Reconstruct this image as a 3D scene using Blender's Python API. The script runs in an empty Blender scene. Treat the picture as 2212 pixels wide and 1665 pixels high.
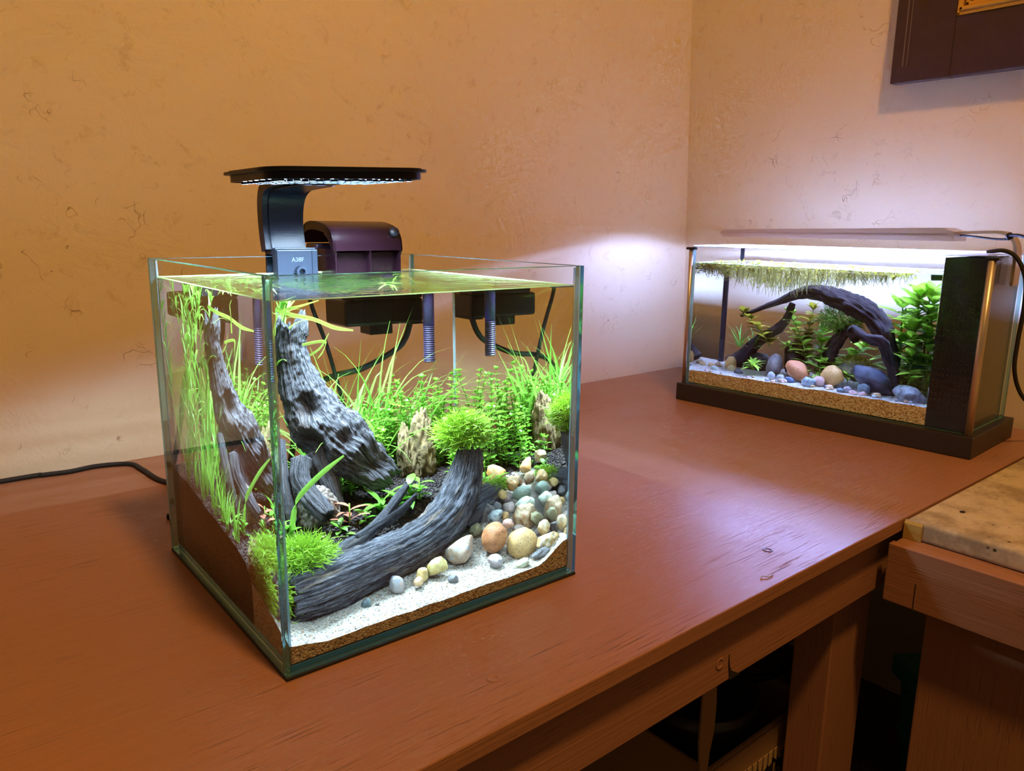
import bpy, bmesh, math, random
from mathutils import Vector, Matrix, noise, Euler
R = random.Random(7)
scene = bpy.context.scene
COL = scene.collection
PI = math.pi

# ---------------------------------------------------------------- camera, light, exposure
cam_d = bpy.data.cameras.new('camera'); cam = bpy.data.objects.new('camera', cam_d); COL.objects.link(cam)
cam_d.sensor_width = 36.0; cam_d.lens = 1650.67 * 36.0 / 2212.0; cam_d.clip_start = 0.01; cam_d.clip_end = 50
_f = Vector((0.62832, 0.75041, -0.20532)); _r = Vector((0.76819, -0.64012, 0.01155)); _u = Vector((0.12277, 0.16498, 0.97862))
_m = Matrix((( _r.x, _u.x, -_f.x, -0.1616), (_r.y, _u.y, -_f.y, -0.5767), (_r.z, _u.z, -_f.z, 0.3268), (0, 0, 0, 1)))
cam.matrix_world = _m
scene.camera = cam
scene.view_settings.view_transform = 'Standard'; scene.view_settings.look = 'None'
scene.view_settings.gamma = 1.0; scene.view_settings.use_curve_mapping = False
scene.view_settings.exposure = 0.0
cy = scene.cycles
cy.max_bounces = 8; cy.diffuse_bounces = 2; cy.glossy_bounces = 3; cy.transmission_bounces = 8; cy.transparent_max_bounces = 16
cy.use_adaptive_sampling = True; cy.adaptive_threshold = 0.07; cy.adaptive_min_samples = 20
cy.caustics_refractive = False; cy.sample_clamp_indirect = 14.0; cy.blur_glossy = 0.6; cy.use_denoising = True; cy.time_limit = 1100.0
world = bpy.data.worlds.new('room_ambience'); scene.world = world; world.use_nodes = True
bg = world.node_tree.nodes['Background']; bg.inputs[0].default_value = (1.0, 0.56, 0.26, 1); bg.inputs[1].default_value = 0.13

def area_light(name, loc, target, size, power, color, size_y=None):
    d = bpy.data.lights.new(name, 'AREA'); d.shape = 'RECTANGLE' if size_y else 'DISK'
    d.size = size
    if size_y: d.size_y = size_y
    d.energy = power; d.color = color
    o = bpy.data.objects.new(name, d); COL.objects.link(o); o.location = loc
    o.rotation_euler = (Vector(target) - Vector(loc)).to_track_quat('-Z', 'Y').to_euler()
    return o
# warm ceiling lamp of the room, behind and above the photographer
area_light('room_ceiling_lamp', (0.15, -0.95, 1.95), (0.45, 0.15, 0.1), 0.18, 26, (1.0, 0.51, 0.13))

# ---------------------------------------------------------------- frames of the two aquariums
O1 = Vector((0.0352, -0.0909, 0.0)); TH1 = math.radians(-0.96)
O2 = Vector((1.0128, 0.3302, 0.0)); TH2 = math.radians(-87.67)
F1 = Matrix.Translation(O1) @ Matrix.Rotation(TH1, 4, 'Z')
F2 = Matrix.Translation(O2) @ Matrix.Rotation(TH2, 4, 'Z')
F0 = Matrix.Identity(4)

# ---------------------------------------------------------------- mesh building
class MB:
    def __init__(s): s.v = []; s.f = []; s.mi = []; s.g = []; s.sm = []
    def add(s, verts, faces, mi=0, smooth=True, grain=None):
        n = len(s.v); s.v += [tuple(p) for p in verts]
        s.f += [tuple(i + n for i in f) for f in faces]; s.mi += [mi] * len(faces); s.sm += [smooth] * len(faces)
        s.g += (grain if grain else [(0, 0, 0)] * len(verts))
        return s
    def bm(s, b, mi=0, smooth=False):
        b.verts.index_update()
        s.add([v.co.copy() for v in b.verts], [[v.index for v in f.verts] for f in b.faces], mi, smooth); b.free(); return s
    def box(s, x0, x1, y0, y1, z0, z1, r=0.0, mi=0, seg=2, mat=None):
        b = bmesh.new(); bmesh.ops.create_cube(b, size=1.0)
        bmesh.ops.scale(b, vec=(abs(x1 - x0), abs(y1 - y0), abs(z1 - z0)), verts=b.verts)
        if r > 0: bmesh.ops.bevel(b, geom=list(b.edges), offset=r, segments=seg, profile=0.5, affect='EDGES')
        bmesh.ops.translate(b, vec=((x0 + x1) / 2, (y0 + y1) / 2, (z0 + z1) / 2), verts=b.verts)
        if mat is not None: bmesh.ops.transform(b, matrix=mat, verts=b.verts)
        return s.bm(b, mi, False)
    def tube(s, pts, rad, n=8, mi=0, caps=True, ell=None):
        pts = [Vector(p) for p in pts]; k = len(pts)
        if not hasattr(rad, '__len__'): rad = [rad] * k
        fr = frames(pts); V = []; Fc = []
        for i, (p, (t, a, b)) in enumerate(zip(pts, fr)):
            e = ell if ell else (1, 1)
            for j in range(n):
                c = 2 * PI * j / n
                V.append(p + (a * math.cos(c) * e[0] + b * math.sin(c) * e[1]) * rad[i])
        for i in range(k - 1):
            for j in range(n):
                Fc.append((i * n + j, i * n + (j + 1) % n, (i + 1) * n + (j + 1) % n, (i + 1) * n + j))
        if caps: Fc.append(tuple(range(n - 1, -1, -1))); Fc.append(tuple((k - 1) * n + j for j in range(n)))
        return s.add(V, Fc, mi, True)
    def prism(s, poly, d0, d1, axis='y', mi=0, smooth=False):
        n = len(poly); V = []
        for d in (d0, d1):
            for (p, q) in poly:
                V.append({'x': (d, p, q), 'y': (p, d, q), 'z': (p, q, d)}[axis])
        Fc = [tuple(range(n)), tuple(range(2 * n - 1, n - 1, -1))] + [(i, i + n, (i + 1) % n + n, (i + 1) % n) for i in range(n)]
        return s.add(V, Fc, mi, smooth)
    def mesh(s, name, base=(0, 0, 0)):
        base = Vector(base); me = bpy.data.meshes.new(name)
        me.from_pydata([Vector(p) - base for p in s.v], [], s.f)
        me.polygons.foreach_set('material_index', s.mi); me.polygons.foreach_set('use_smooth', s.sm)
        if any(g != (0, 0, 0) for g in s.g):
            a = me.attributes.new('grain', 'FLOAT_VECTOR', 'POINT'); a.data.foreach_set('vector', [c for g in s.g for c in g])
        me.update(); return me

def frames(pts):
    k = len(pts); ts = []
    for i in range(k):
        t = pts[min(i + 1, k - 1)] - pts[max(i - 1, 0)]
        ts.append(t.normalized() if t.length > 1e-9 else Vector((0, 0, 1)))
    a = Vector((0, 0, 1)) if abs(ts[0].z) < 0.9 else Vector((1, 0, 0))
    a = (a - ts[0] * a.dot(ts[0])).normalized(); out = []
    for t in ts:
        a = (a - t * a.dot(t)); a = a.normalized() if a.length > 1e-6 else t.orthogonal().normalized()
        out.append((t, a, t.cross(a)))
    return out

def spline(pts, n):
    """Catmull-Rom through points (any dimension), n samples per span."""
    P = [tuple(p) for p in pts]; out = []
    for i in range(len(P) - 1):
        p0, p1, p2, p3 = P[max(i - 1, 0)], P[i], P[i + 1], P[min(i + 2, len(P) - 1)]
        for j in range(n):
            t = j / n
            out.append(tuple(0.5 * (2 * b + (c - a) * t + (2 * a - 5 * b + 4 * c - d) * t * t + (3 * b - a - 3 * c + d) * t ** 3)
                             for a, b, c, d in zip(p0, p1, p2, p3)))
    out.append(P[-1]); return out

def clamp(x, a=0.0, b=1.0): return max(a, min(b, x))
def sstep(a, b, x):
    t = clamp((x - a) / (b - a)); return t * t * (3 - 2 * t)
def interp(x, xs, ys):
    if x <= xs[0]: return ys[0]
    for i in range(len(xs) - 1):
        if x <= xs[i + 1]: return ys[i] + (ys[i + 1] - ys[i]) * (x - xs[i]) / (xs[i + 1] - xs[i])
    return ys[-1]

def props(o, label=None, cat=None, group=None, kind=None):
    if label: o['label'] = label
    if cat: o['category'] = cat
    if group: o['group'] = group
    if kind: o['kind'] = kind
    return o
def link(name, me, mats, parent=None):
    for m in (mats if isinstance(mats, (list, tuple)) else [mats]):
        if m.name not in [x.name for x in me.materials if x]: me.materials.append(m)
    o = bpy.data.objects.new(name, me); COL.objects.link(o)
    if parent: o.parent = parent
    return o
class Thing:
    """An Empty at the thing's base; parts are given in the frame's coordinates."""
    def __init__(s, name, label, cat, frame=F0, base=(0, 0, 0), group=None, kind=None):
        s.base = Vector(base); s.o = bpy.data.objects.new(name, None); COL.objects.link(s.o)
        s.o.empty_display_size = 0.02
        s.o.matrix_world = frame @ Matrix.Translation(s.base); props(s.o, label, cat, group, kind)
    def part(s, name, mb, mats, parent=None, label=None, kind=None):
        return props(link(name, mb.mesh(name, s.base), mats, parent or s.o), label, None, None, kind)
    def put(s, name, me, mats, parent=None, mat=None, label=None):
        o = link(name, me, mats, parent or s.o)
        if mat is not None: o.matrix_local = Matrix.Translation(-s.base) @ mat
        return props(o, label)
def solo(name, mb, mats, label=None, cat=None, frame=F0, base=(0, 0, 0), group=None, kind=None):
    o = link(name, mb.mesh(name, base), mats); o.matrix_world = frame @ Matrix.Translation(Vector(base))
    return props(o, label, cat, group, kind)

# ---------------------------------------------------------------- materials
class N:
    """small helper around a node tree"""
    def __init__(s, name):
        s.m = bpy.data.materials.new(name); s.m.use_nodes = True; s.t = s.m.node_tree
        s.n = s.t.nodes; s.out = s.n['Material Output']; s.p = s.n['Principled BSDF']
    def node(s, typ, **kw):
        x = s.n.new(typ)
        for k, v in kw.items():
            if k.startswith('i_'):
                k = k[2:]; k = int(k) if k.isdigit() else k.replace('_', ' ')
                if hasattr(v, 'node'): s.t.links.new(v, x.inputs[k])
                else: x.inputs[k].default_value = v
            else: setattr(x, k, v)
        return x
    def set(s, **kw):
        for k, v in kw.items():
            k = k.replace('_', ' ')
            if hasattr(v, 'node'): s.t.links.new(v, s.p.inputs[k])
            else: s.p.inputs[k].default_value = v
        return s
    def co(s, kind='Object', scale=(1, 1, 1), attr=None):
        if attr: c = s.node('ShaderNodeAttribute', attribute_name=attr).outputs['Vector']
        else: c = s.node('ShaderNodeTexCoord').outputs[kind]
        return s.node('ShaderNodeMapping', i_Vector=c, i_Scale=scale).outputs[0]
    def noise(s, co, scale, detail=4, rough=0.55, dist=0.0):
        return s.node('ShaderNodeTexNoise', i_Vector=co, i_Scale=scale, i_Detail=detail, i_Roughness=rough, i_Distortion=dist).outputs[0]
    def vor(s, co, scale, feature='F1', out='Distance', rnd=1.0):
        return s.node('ShaderNodeTexVoronoi', feature=feature, i_Vector=co, i_Scale=scale, i_Randomness=rnd).outputs[out]
    def ramp(s, fac, stops, interp='LINEAR'):
        r = s.node('ShaderNodeValToRGB', i_Fac=fac); e = r.color_ramp; e.interpolation = interp
        while len(e.elements) < len(stops): e.elements.new(0.5)
        for el, (pos, c) in zip(e.elements, stops):
            el.position = pos; el.color = (c, c, c, 1) if not hasattr(c, '__len__') else (*c, 1)
        return r.outputs[0]
    def mix(s, fac, a, b, blend='MIX'):
        x = s.node('ShaderNodeMix', data_type='RGBA', blend_type=blend)
        for i, v in ((0, fac), (6, a), (7, b)):
            if hasattr(v, 'node'): s.t.links.new(v, x.inputs[i])
            else: x.inputs[i].default_value = v if i == 0 else (*v, 1)
        return x.outputs[2]
    def math(s, op, a, b=0.0):
        x = s.node('ShaderNodeMath', operation=op)
        for i, v in ((0, a), (1, b)):
            if hasattr(v, 'node'): s.t.links.new(v, x.inputs[i])
            else: x.inputs[i].default_value = v
        return x.outputs[0]
    def bump(s, h, dist=0.001, strength=0.5):
        return s.node('ShaderNodeBump', i_Height=h, i_Distance=dist, i_Strength=strength).outputs[0]
    def surf(s, sh): s.t.links.new(sh, s.out.inputs[0]); return s

def plain(name, col, rough=0.5, metal=0.0, spec=0.5, **kw):
    return N(name).set(Base_Color=(*col, 1), Roughness=rough, Metallic=metal, Specular_IOR_Level=spec, **kw).m

def wall_mat():
    n = N('cream_plaster'); c = n.co('Object')
    big = n.noise(c, 2.2, 3); fine = n.noise(c, 30, 6)
    base = n.mix(n.ramp(big, [(.3, 0), (.7, 1)]), (.73, .62, .43), (.80, .70, .51))
    nv = n.node('ShaderNodeTexNoise', i_Vector=c, i_Scale=11.0, i_Detail=3.0).outputs['Color']
    w = n.node('ShaderNodeMixRGB', blend_type='ADD', i_Fac=.6, i_Color1=c, i_Color2=nv).outputs[0]
    w = n.node('ShaderNodeMapping', i_Vector=w, i_Scale=(1.0, 1.0, .45)).outputs[0]
    cr = n.ramp(n.vor(w, 8.0, 'DISTANCE_TO_EDGE'), [(0.0, 1), (.004, .7), (.011, 0)])
    mk = n.math('MULTIPLY', n.ramp(n.noise(c, 19, 2), [(.57, 0), (.64, 1)]), n.ramp(n.noise(c, 3.1, 2), [(.42, 0), (.55, 1)]))
    crack = n.math('MULTIPLY', n.math('MULTIPLY', cr, mk), .8)
    smear = n.math('MULTIPLY', n.ramp(n.noise(c, 38, 6, .75, .5), [(.56, 0), (.74, 1)]), n.ramp(n.noise(c, 4.1, 2), [(.36, 0.05), (.62, .6)]))
    col = n.mix(crack, n.mix(smear, base, (.40, .28, .11)), (.28, .17, .07))
    tr = n.noise(c, 8, 8, .62, .7)
    hh = n.math('SUBTRACT', n.math('ADD', tr, n.math('MULTIPLY', fine, .2)), n.math('MULTIPLY', crack, .2))
    n.set(Base_Color=col, Roughness=.5, Specular_IOR_Level=.3, Normal=n.bump(hh, .007, .45)); return n.m
def paint_mat(name='brown_paint', col=(.375, .180, .108), along=(2.2, 85, 85), rough=.33, nick=.75):
    n = N(name); c = n.co('Object'); s = n.co('Object', along)
    g = n.noise(s, 4.5, 5, .6); g2 = n.noise(n.co('Object', (along[0] * 2.2, along[1] * 2.5, along[2] * 2.5)), 3.5, 3, .6)
    base = n.mix(n.noise(c, 3.5, 4), tuple(x * .88 for x in col), tuple(min(1, x * 1.1) for x in col))
    base = n.mix(n.math('MULTIPLY', n.ramp(g, [(.35, 0), (.65, 1)]), .22), base, tuple(x * .62 for x in col))
    spots = n.ramp(n.noise(c, 7, 3), [(.44, 0), (.62, 1)])
    scr = n.math('MULTIPLY', n.ramp(g2, [(.61, 0), (.69, 1)]), spots)
    base = n.mix(n.math('MULTIPLY', scr, nick), base, tuple(x * .28 for x in col))
    dots = n.math('MULTIPLY', n.ramp(n.vor(c, 90), [(.035, 1), (.06, 0)]), n.ramp(n.noise(c, 12, 2), [(.62, 0), (.68, 1)]))
    base = n.mix(n.math('MULTIPLY', dots, .7), base, tuple(x * .15 for x in col))
    hh = n.math('SUBTRACT', n.math('ADD', n.math('MULTIPLY', g, .45), n.math('MULTIPLY', n.noise(c, 60, 3), .03)), n.math('MULTIPLY', scr, .55))
    rr = n.ramp(n.noise(c, 7, 4), [(.3, rough - .03), (.7, rough + .04)])
    n.set(Base_Color=base, Roughness=rr, Specular_IOR_Level=.19, Normal=n.bump(hh, .0020, .55)); return n.m
def glass_mat(name='clear_glass', col=(.985, .998, .992), ior=1.09, rough=0.0):
    n = N(name); g = n.node('ShaderNodeBsdfGlass', i_Color=(*col, 1), i_Roughness=rough, i_IOR=ior); return n.surf(g.outputs[0]).m
def pane_mat():
    n = N('clear_glass'); tr = n.node('ShaderNodeBsdfTransparent', i_Color=(.985, .998, .994, 1)).outputs[0]
    gl = n.node('ShaderNodeBsdfGlossy', i_Color=(1, 1, 1, 1), i_Roughness=.0).outputs[0]
    fc = n.math('POWER', n.node('ShaderNodeLayerWeight', i_Blend=.5).outputs['Facing'], 5.0)
    return n.surf(n.node('ShaderNodeMixShader', i_Fac=n.math('ADD', .004, n.math('MULTIPLY', fc, .45)), i_1=tr, i_2=gl).outputs[0]).m
def edge_mat():
    n = N('green_glass_edge'); g = n.node('ShaderNodeBsdfGlass', i_Color=(.42, .76, .84, 1), i_Roughness=.05, i_IOR=1.45).outputs[0]
    n.set(Base_Color=(.28, .52, .64, 1), Roughness=.2); t = n.node('ShaderNodeBsdfTranslucent', i_Color=(.42, .80, .84, 1)).outputs[0]
    d = n.node('ShaderNodeMixShader', i_Fac=.5, i_1=n.p.outputs[0], i_2=t).outputs[0]
    return n.surf(n.node('ShaderNodeMixShader', i_Fac=.22, i_1=g, i_2=d).outputs[0]).m
def water_top_mat(name, ripple=.006, refr=.55):
    n = N(name); c = n.co('Object')
    bp = n.bump(n.math('ADD', n.noise(c, 26, 3), n.math('MULTIPLY', n.noise(c, 110, 2), .35)), ripple, .6)
    tr = n.node('ShaderNodeBsdfTransparent', i_Color=(.97, .99, 1, 1)).outputs[0]
    rf = n.node('ShaderNodeBsdfRefraction', i_Color=(.95, 1, .97, 1), i_Roughness=.0, i_IOR=1.333, i_Normal=bp).outputs[0]
    gl = n.node('ShaderNodeBsdfGlossy', i_Color=(1, 1, 1, 1), i_Roughness=.07, i_Normal=bp).outputs[0]
    m1 = n.node('ShaderNodeMixShader', i_Fac=refr, i_1=tr, i_2=rf).outputs[0]
    fr = n.node('ShaderNodeFresnel', i_IOR=1.333).outputs[0]
    return n.surf(n.node('ShaderNodeMixShader', i_Fac=fr, i_1=m1, i_2=gl).outputs[0]).m
def emit_mat(name, col, strength):
    n = N(name); return n.surf(n.node('ShaderNodeEmission', i_Color=(*col, 1), i_Strength=strength).outputs[0]).m
def leaf_mat(name, c1, c2, trans=.35, rough=.4):
    n = N(name); rnd = n.node('ShaderNodeObjectInfo').outputs['Random']; isl = n.node('ShaderNodeNewGeometry').outputs['Random Per Island']
    f = n.math('ADD', n.math('MULTIPLY', rnd, .5), n.math('MULTIPLY', isl, .5))
    col = n.mix(f, tuple(x * .88 for x in c1), tuple(x * .88 for x in c2)); n.set(Base_Color=col, Roughness=rough, Specular_IOR_Level=.4)
    t = n.node('ShaderNodeBsdfTranslucent', i_Color=col).outputs[0]
    return n.surf(n.node('ShaderNodeMixShader', i_Fac=trans, i_1=n.p.outputs[0], i_2=t).outputs[0]).m
def stone_mat(name, c1, c2, spot=None, scale=60, spot_scale=260, spot_cut=.16, rough=.55, bump=.0009):
    n = N(name); c = n.co('Object'); a = n.noise(c, scale, 6, .68, .6); f = n.noise(c, scale * 7, 4, .7)
    dk = lambda q, e: tuple(x ** e for x in q)
    col = n.mix(n.ramp(a, [(.38, 0), (.58, 1)]), dk(c1, 1.3), dk(c2, 1.3))
    col = n.mix(n.math('MULTIPLY', n.ramp(f, [(.54, 0), (.70, 1)]), .55), col, tuple(x * .35 for x in dk(c2, 1.3)))
    if spot:
        sp = n.math('MULTIPLY', n.ramp(n.vor(c, spot_scale), [(spot_cut, 1), (spot_cut + .12, 0)]), n.ramp(n.noise(c, scale * 1.4, 2), [(.35, 0), (.55, 1)]))
        col = n.mix(sp, col, spot)
    n.set(Base_Color=col, Roughness=rough, Normal=n.bump(n.math('ADD', f, a), bump, .7)); return n.m
def wood_mat(name, dark, mid, light, tan, k=1.0):
    n = N(name)
    a = n.noise(n.co(attr='grain', scale=(1, 1, .16)), 9 * k, 8, .72, .5); b = n.noise(n.co(attr='grain', scale=(1, 1, .05)), 34 * k, 5, .65, .3)
    fz = n.noise(n.co('Object'), 900, 3, .7); pt = n.noise(n.co(attr='grain', scale=(1, 1, .3)), 1.7, 4, .6)
    f = n.math('ADD', n.math('ADD', n.math('MULTIPLY', a, .50), n.math('MULTIPLY', b, .34)), n.math('MULTIPLY', fz, .16))
    col = n.ramp(f, [(.40, dark), (.48, mid), (.56, light), (.67, tuple(min(1, x * 1.5) for x in light))])
    col = n.mix(n.math('MULTIPLY', n.ramp(pt, [(.56, 0), (.66, 1)]), .6), col, n.mix(n.ramp(f, [(.40, 0), (.52, 1)]), dark, tan))
    n.set(Base_Color=col, Roughness=.8, Specular_IOR_Level=.2, Normal=n.bump(f, .0030, 1.0)); return n.m
def grain_mat(name, ramp, scale, bump=.0008, tint=None):
    n = N(name); c = n.co('Object')
    v = n.node('ShaderNodeTexVoronoi', i_Vector=c, i_Scale=scale); rnd = n.node('ShaderNodeSeparateColor', i_0=v.outputs['Color']).outputs[0]
    col = n.ramp(rnd, ramp, 'CONSTANT')
    n.set(Base_Color=col, Roughness=.8, Specular_IOR_Level=.2, Normal=n.bump(n.math('SUBTRACT', 1.0, v.outputs['Distance']), bump, 1.0)); return n.m
def island_mat(name, ramp, rough=.7):
    n = N(name); r = n.node('ShaderNodeNewGeometry').outputs['Random Per Island']
    n.set(Base_Color=n.ramp(r, ramp, 'CONSTANT'), Roughness=rough, Specular_IOR_Level=.25); return n.m

M = dict(
    wall=wall_mat(), paint=paint_mat(), paint_side=paint_mat('brown_paint_side_bench', along=(85, 2.2, 85)), paint_leg=paint_mat('brown_paint_post', along=(85, 85, 2.2)),
    glass=pane_mat(), glass_edge=edge_mat(), water=glass_mat('tank_water', (.985, .997, .992), 1.333),
    water_top=water_top_mat('water_surface'), water_top2=water_top_mat('water_surface_long_tank', .002, .06), black=plain('black_plastic', (.008, .008, .012), .4, spec=.35), black_matte=plain('black_rubber', (.010, .010, .011), .7),
    lamp=plain('lamp_housing_dark', (.006, .007, .013), .36, spec=.22), bracket=plain('bracket_plastic', (.006, .009, .016), .42, spec=.22),
    silicone=plain('clear_silicone', (.35, .45, .5), .3),
)

# ================================================================ THE ROOM
YW = 0.5485
def wx(z): return 1.3149 - 0.0486 * z          # the old plaster corner leans a little
def quad_struct(name, vs, m, **kw): return solo(name, MB().add(vs, [tuple(range(len(vs)))], 0, False), m, kind='structure', **kw)
ZF, ZC = -0.60, 2.1
def slab(name, quad, nrm, t, m):
    q = [Vector(p) for p in quad]; nrm = Vector(nrm) * t
    mb = MB(); mb.add(q + [p + nrm for p in q], [(0, 1, 2, 3), (7, 6, 5, 4), (0, 4, 5, 1), (1, 5, 6, 2), (2, 6, 7, 3), (3, 7, 4, 0)], 0, False)
    return solo(name, mb, m, kind='structure')
slab('wall_left', [(-2.2, YW, ZF), (wx(ZF), YW, ZF), (wx(ZC), YW, ZC), (-2.2, YW, ZC)], (0, 1, 0), .08, M['wall'])
slab('wall_right', [(wx(ZF), YW, ZF), (wx(ZF), -2.2, ZF), (wx(ZC), -2.2, ZC), (wx(ZC), YW, ZC)], (1, 0, 0), .08, M['wall'])
nf = N('dark_floor'); nf.set(Base_Color=nf.mix(nf.noise(nf.co(), 5, 5), (.05, .032, .022), (.10, .07, .05)), Roughness=.8)
slab('floor', [(-2.2, -2.2, ZF), (1.4, -2.2, ZF), (1.4, YW, ZF), (-2.2, YW, ZF)], (0, 0, -1), .05, nf.m)

# ================================================================ WORKBENCH
YE = -0.2284
tb = Thing('workbench', 'long brown painted wooden workbench carrying both aquariums', 'workbench', base=(0, .1, ZF))
tb.part('table_top', MB().box(-2.0, 1.30, YE, YW - .002, -.0155, 0, r=.0012), M['paint'])
tb.part('apron', MB().box(-2.0, .765, YE + .015, YE + .037, -.089, -.0155, r=.001), M['paint'])
tb.part('post', MB().box(.662, .752, YE + .038, YE + .086, ZF, -.0155, r=.002), M['paint_leg'])
tb.part('post', MB().box(-1.10, -1.01, YE + .038, YE + .118, ZF, -.0155, r=.002), M['paint_leg'])
tb.part('crossbar', MB().box(.675, .74, YE + .086, YW - .02, -.10, -.0155, r=.002), M['paint'])
def screw(parent, x, y, z, nrm='z', r=.0042, mat=None):
    mb = MB(); k = 16
    prof = [(r * 1.25, 0), (r * 1.1, .0005), (r * .72, .0002), (r * .62, -.0004), (r * .2, -.0006)]
    V = []; Fc = []
    for (q, h) in prof:
        for j in range(k):
            a = 2 * PI * j / k; u, w = q * math.cos(a), q * math.sin(a)
            V.append((x + u, y + w, z + h) if nrm == 'z' else (x + u, y - h, z + w))
    for i in range(len(prof) - 1):
        for j in range(k): Fc.append((i * k + j, i * k + (j + 1) % k, (i + 1) * k + (j + 1) % k, (i + 1) * k + j))
    Fc.append(tuple((len(prof) - 1) * k + j for j in range(k)))
    mb.add(V, Fc); return parent.part('screw', mb, mat or M['paint'])
scr_dark = plain('screw_dark', (.10, .035, .02), .4)
screw(tb, .519, -.180, .0003, mat=scr_dark); screw(tb, .155, -.181, .0003); screw(tb, .396, YE + .0146, -.066, 'y', .005)
# split at the lower edge of the apron, beside the screw
mb = MB(); mb.prism([(.4100, -.0615), (.4108, -.0695), (.4122, -.075), (.4155, -.0805), (.4220, -.0845), (.4300, -.0893), (.4130, -.0893), (.4120, -.083), (.4108, -.077), (.4098, -.069)], YE + .0142, YE + .0158, 'y')
tb.part('split', mb, plain('split_wood_dark', (.012, .006, .004), .9))

sb = Thing('side_bench', 'lower brown bench at right carrying the canvas', 'bench', base=(1.0, -.6, ZF))
sb.part('bench_top', MB().box(.706, 1.295, -1.3, YE - .002, -.036, -.0225, r=.001), M['paint_side'])
sb.part('fascia', MB().box(.694, .706, -1.3, YE + .001, -.092, -.0225, r=.0012), M['paint_side'])
sb.part('post', MB().box(.722, .80, -.43, -.266, ZF, -.036, r=.002), M['paint_leg'])
sb.part('seam', MB().box(.6935, .6945, YE - .0335, YE - .0327, -.092, -.060), plain('seam_dark', (.03, .012, .008), .9))

# ================================================================ CANVAS ON THE SIDE BENCH
nc = N('stained_canvas'); c = nc.co()
st = nc.ramp(nc.noise(c, 16, 6, .7), [(.46, 0), (.62, 1)]); sp = nc.ramp(nc.vor(c, 70), [(.08, 1), (.17, 0)])
spm = nc.math('MULTIPLY', sp, nc.ramp(nc.noise(c, 6, 2), [(.52, 0), (.6, 1)]))
colc = nc.mix(spm, nc.mix(nc.math('MULTIPLY', st, .75), (.56, .47, .35), (.26, .20, .14)), (.04, .028, .02))
wv = nc.math('ADD', nc.noise(nc.co('Object', (900, 40, 40)), 1, 1), nc.noise(nc.co('Object', (40, 900, 40)), 1, 1))
nc.set(Base_Color=colc, Roughness=.85, Specular_IOR_Level=.1, Normal=nc.bump(wv, .0006, .5))
cv = Thing('stretched_canvas', 'stained unpainted canvas lying flat on the side bench', 'canvas', base=(.99, -.45, -.0222))
cv.part('canvas_cloth', MB().box(.7235, 1.25, -.70, YE - .003, -.0222, .0005, r=.004, seg=3), nc.m)
mb = MB(); mb.prism([(.7215, -.022), (.7215, -.004), (.724, -.001), (.727, -.001), (.727, -.022)], YE - .022, YE - .0022, 'y')
cv.part('folded_corner', mb, plain('canvas_glue_yellow', (.42, .27, .06), .8), label='yellowed folded corner of the canvas')
kh = MB(); kh.tube([(.798, -.264, .0006), (.798, -.264, .0012)], .0042, 14, ell=(1, .7)); cv.part('knot_mark', kh, plain('burnt_mark', (.015, .012, .012), .8))

# ================================================================ PICTURE FRAME ON THE RIGHT WALL
XB = wx(.75) - .004; XFr = XB - .022
pf = Thing('picture_frame', 'dark wooden picture frame with gold inner moulding on the wall', 'picture frame', base=(XB, -.2, .576))
fr_m = N('dark_frame_wood'); fr_m.set(Base_Color=fr_m.mix(fr_m.noise(fr_m.co('Object', (1, 1, 1)), 40, 5), (.028, .012, .012), (.05, .022, .020)), Roughness=.38)
gold = plain('gold_leaf', (.78, .47, .10), .32, metal=.75)
y1, y0, z0, z1 = .0915, -.52, .576, 1.12
gi = (-.006, -.425, .669, 1.02)
fm = MB()
fm.box(XFr, XB, gi[0], y1, z0, z1, r=.0015); pf.part('stile', fm, fr_m.m)
pf.part('stile', MB().box(XFr, XB, y0, gi[1], z0, z1, r=.0015), fr_m.m)
pf.part('rail', MB().box(XFr, XB, gi[1], gi[0], z0, gi[2], r=.0015), fr_m.m)
pf.part('rail', MB().box(XFr, XB, gi[1], gi[0], gi[3], z1, r=.0015), fr_m.m)
bead = MB(); b_m = plain('worn_bead', (.16, .12, .10), .45)
for yy, ww in ((.0722, .0009), (.0655, .0006)):
    bead.box(XFr - .0012, XFr + .001, yy - ww, yy + ww, z0 + .026, z1 - .026, r=.0003)
pf.part('bead', bead, b_m)
g = MB(); gy0, gy1, gz0, gz1 = gi[1], gi[0], gi[2], gi[3]
for (d, x0, x1) in ((0, .004, .008), (.0055, .010, .016), (.0125, .006, .010), (.018, .003, .006)):
    w_ = .0062 if d else .0056
    for (a, b_, c_, e) in ((gy1 - d - w_, gy1 - d, gz0 + d, gz1 - d), (gy0 + d, gy0 + d + w_, gz0 + d, gz1 - d), (gy0 + d, gy1 - d, gz0 + d, gz0 + d + w_), (gy0 + d, gy1 - d, gz1 - d - w_, gz1 - d)):
        g.box(XFr - (x1 - .008), XB - .002, a, b_, c_, e, r=.0015)
pf.part('gold_moulding', g, gold)
pn = N('dark_green_picture'); pn.set(Base_Color=pn.mix(pn.noise(pn.co(), 30, 4), (.02, .05, .02), (.10, .14, .04)), Roughness=.5)
pf.part('picture', MB().box(XB - .006, XB - .003, gy0 + .02, gy1 - .02, gz0 + .02, gz1 - .02), pn.m)

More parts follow.
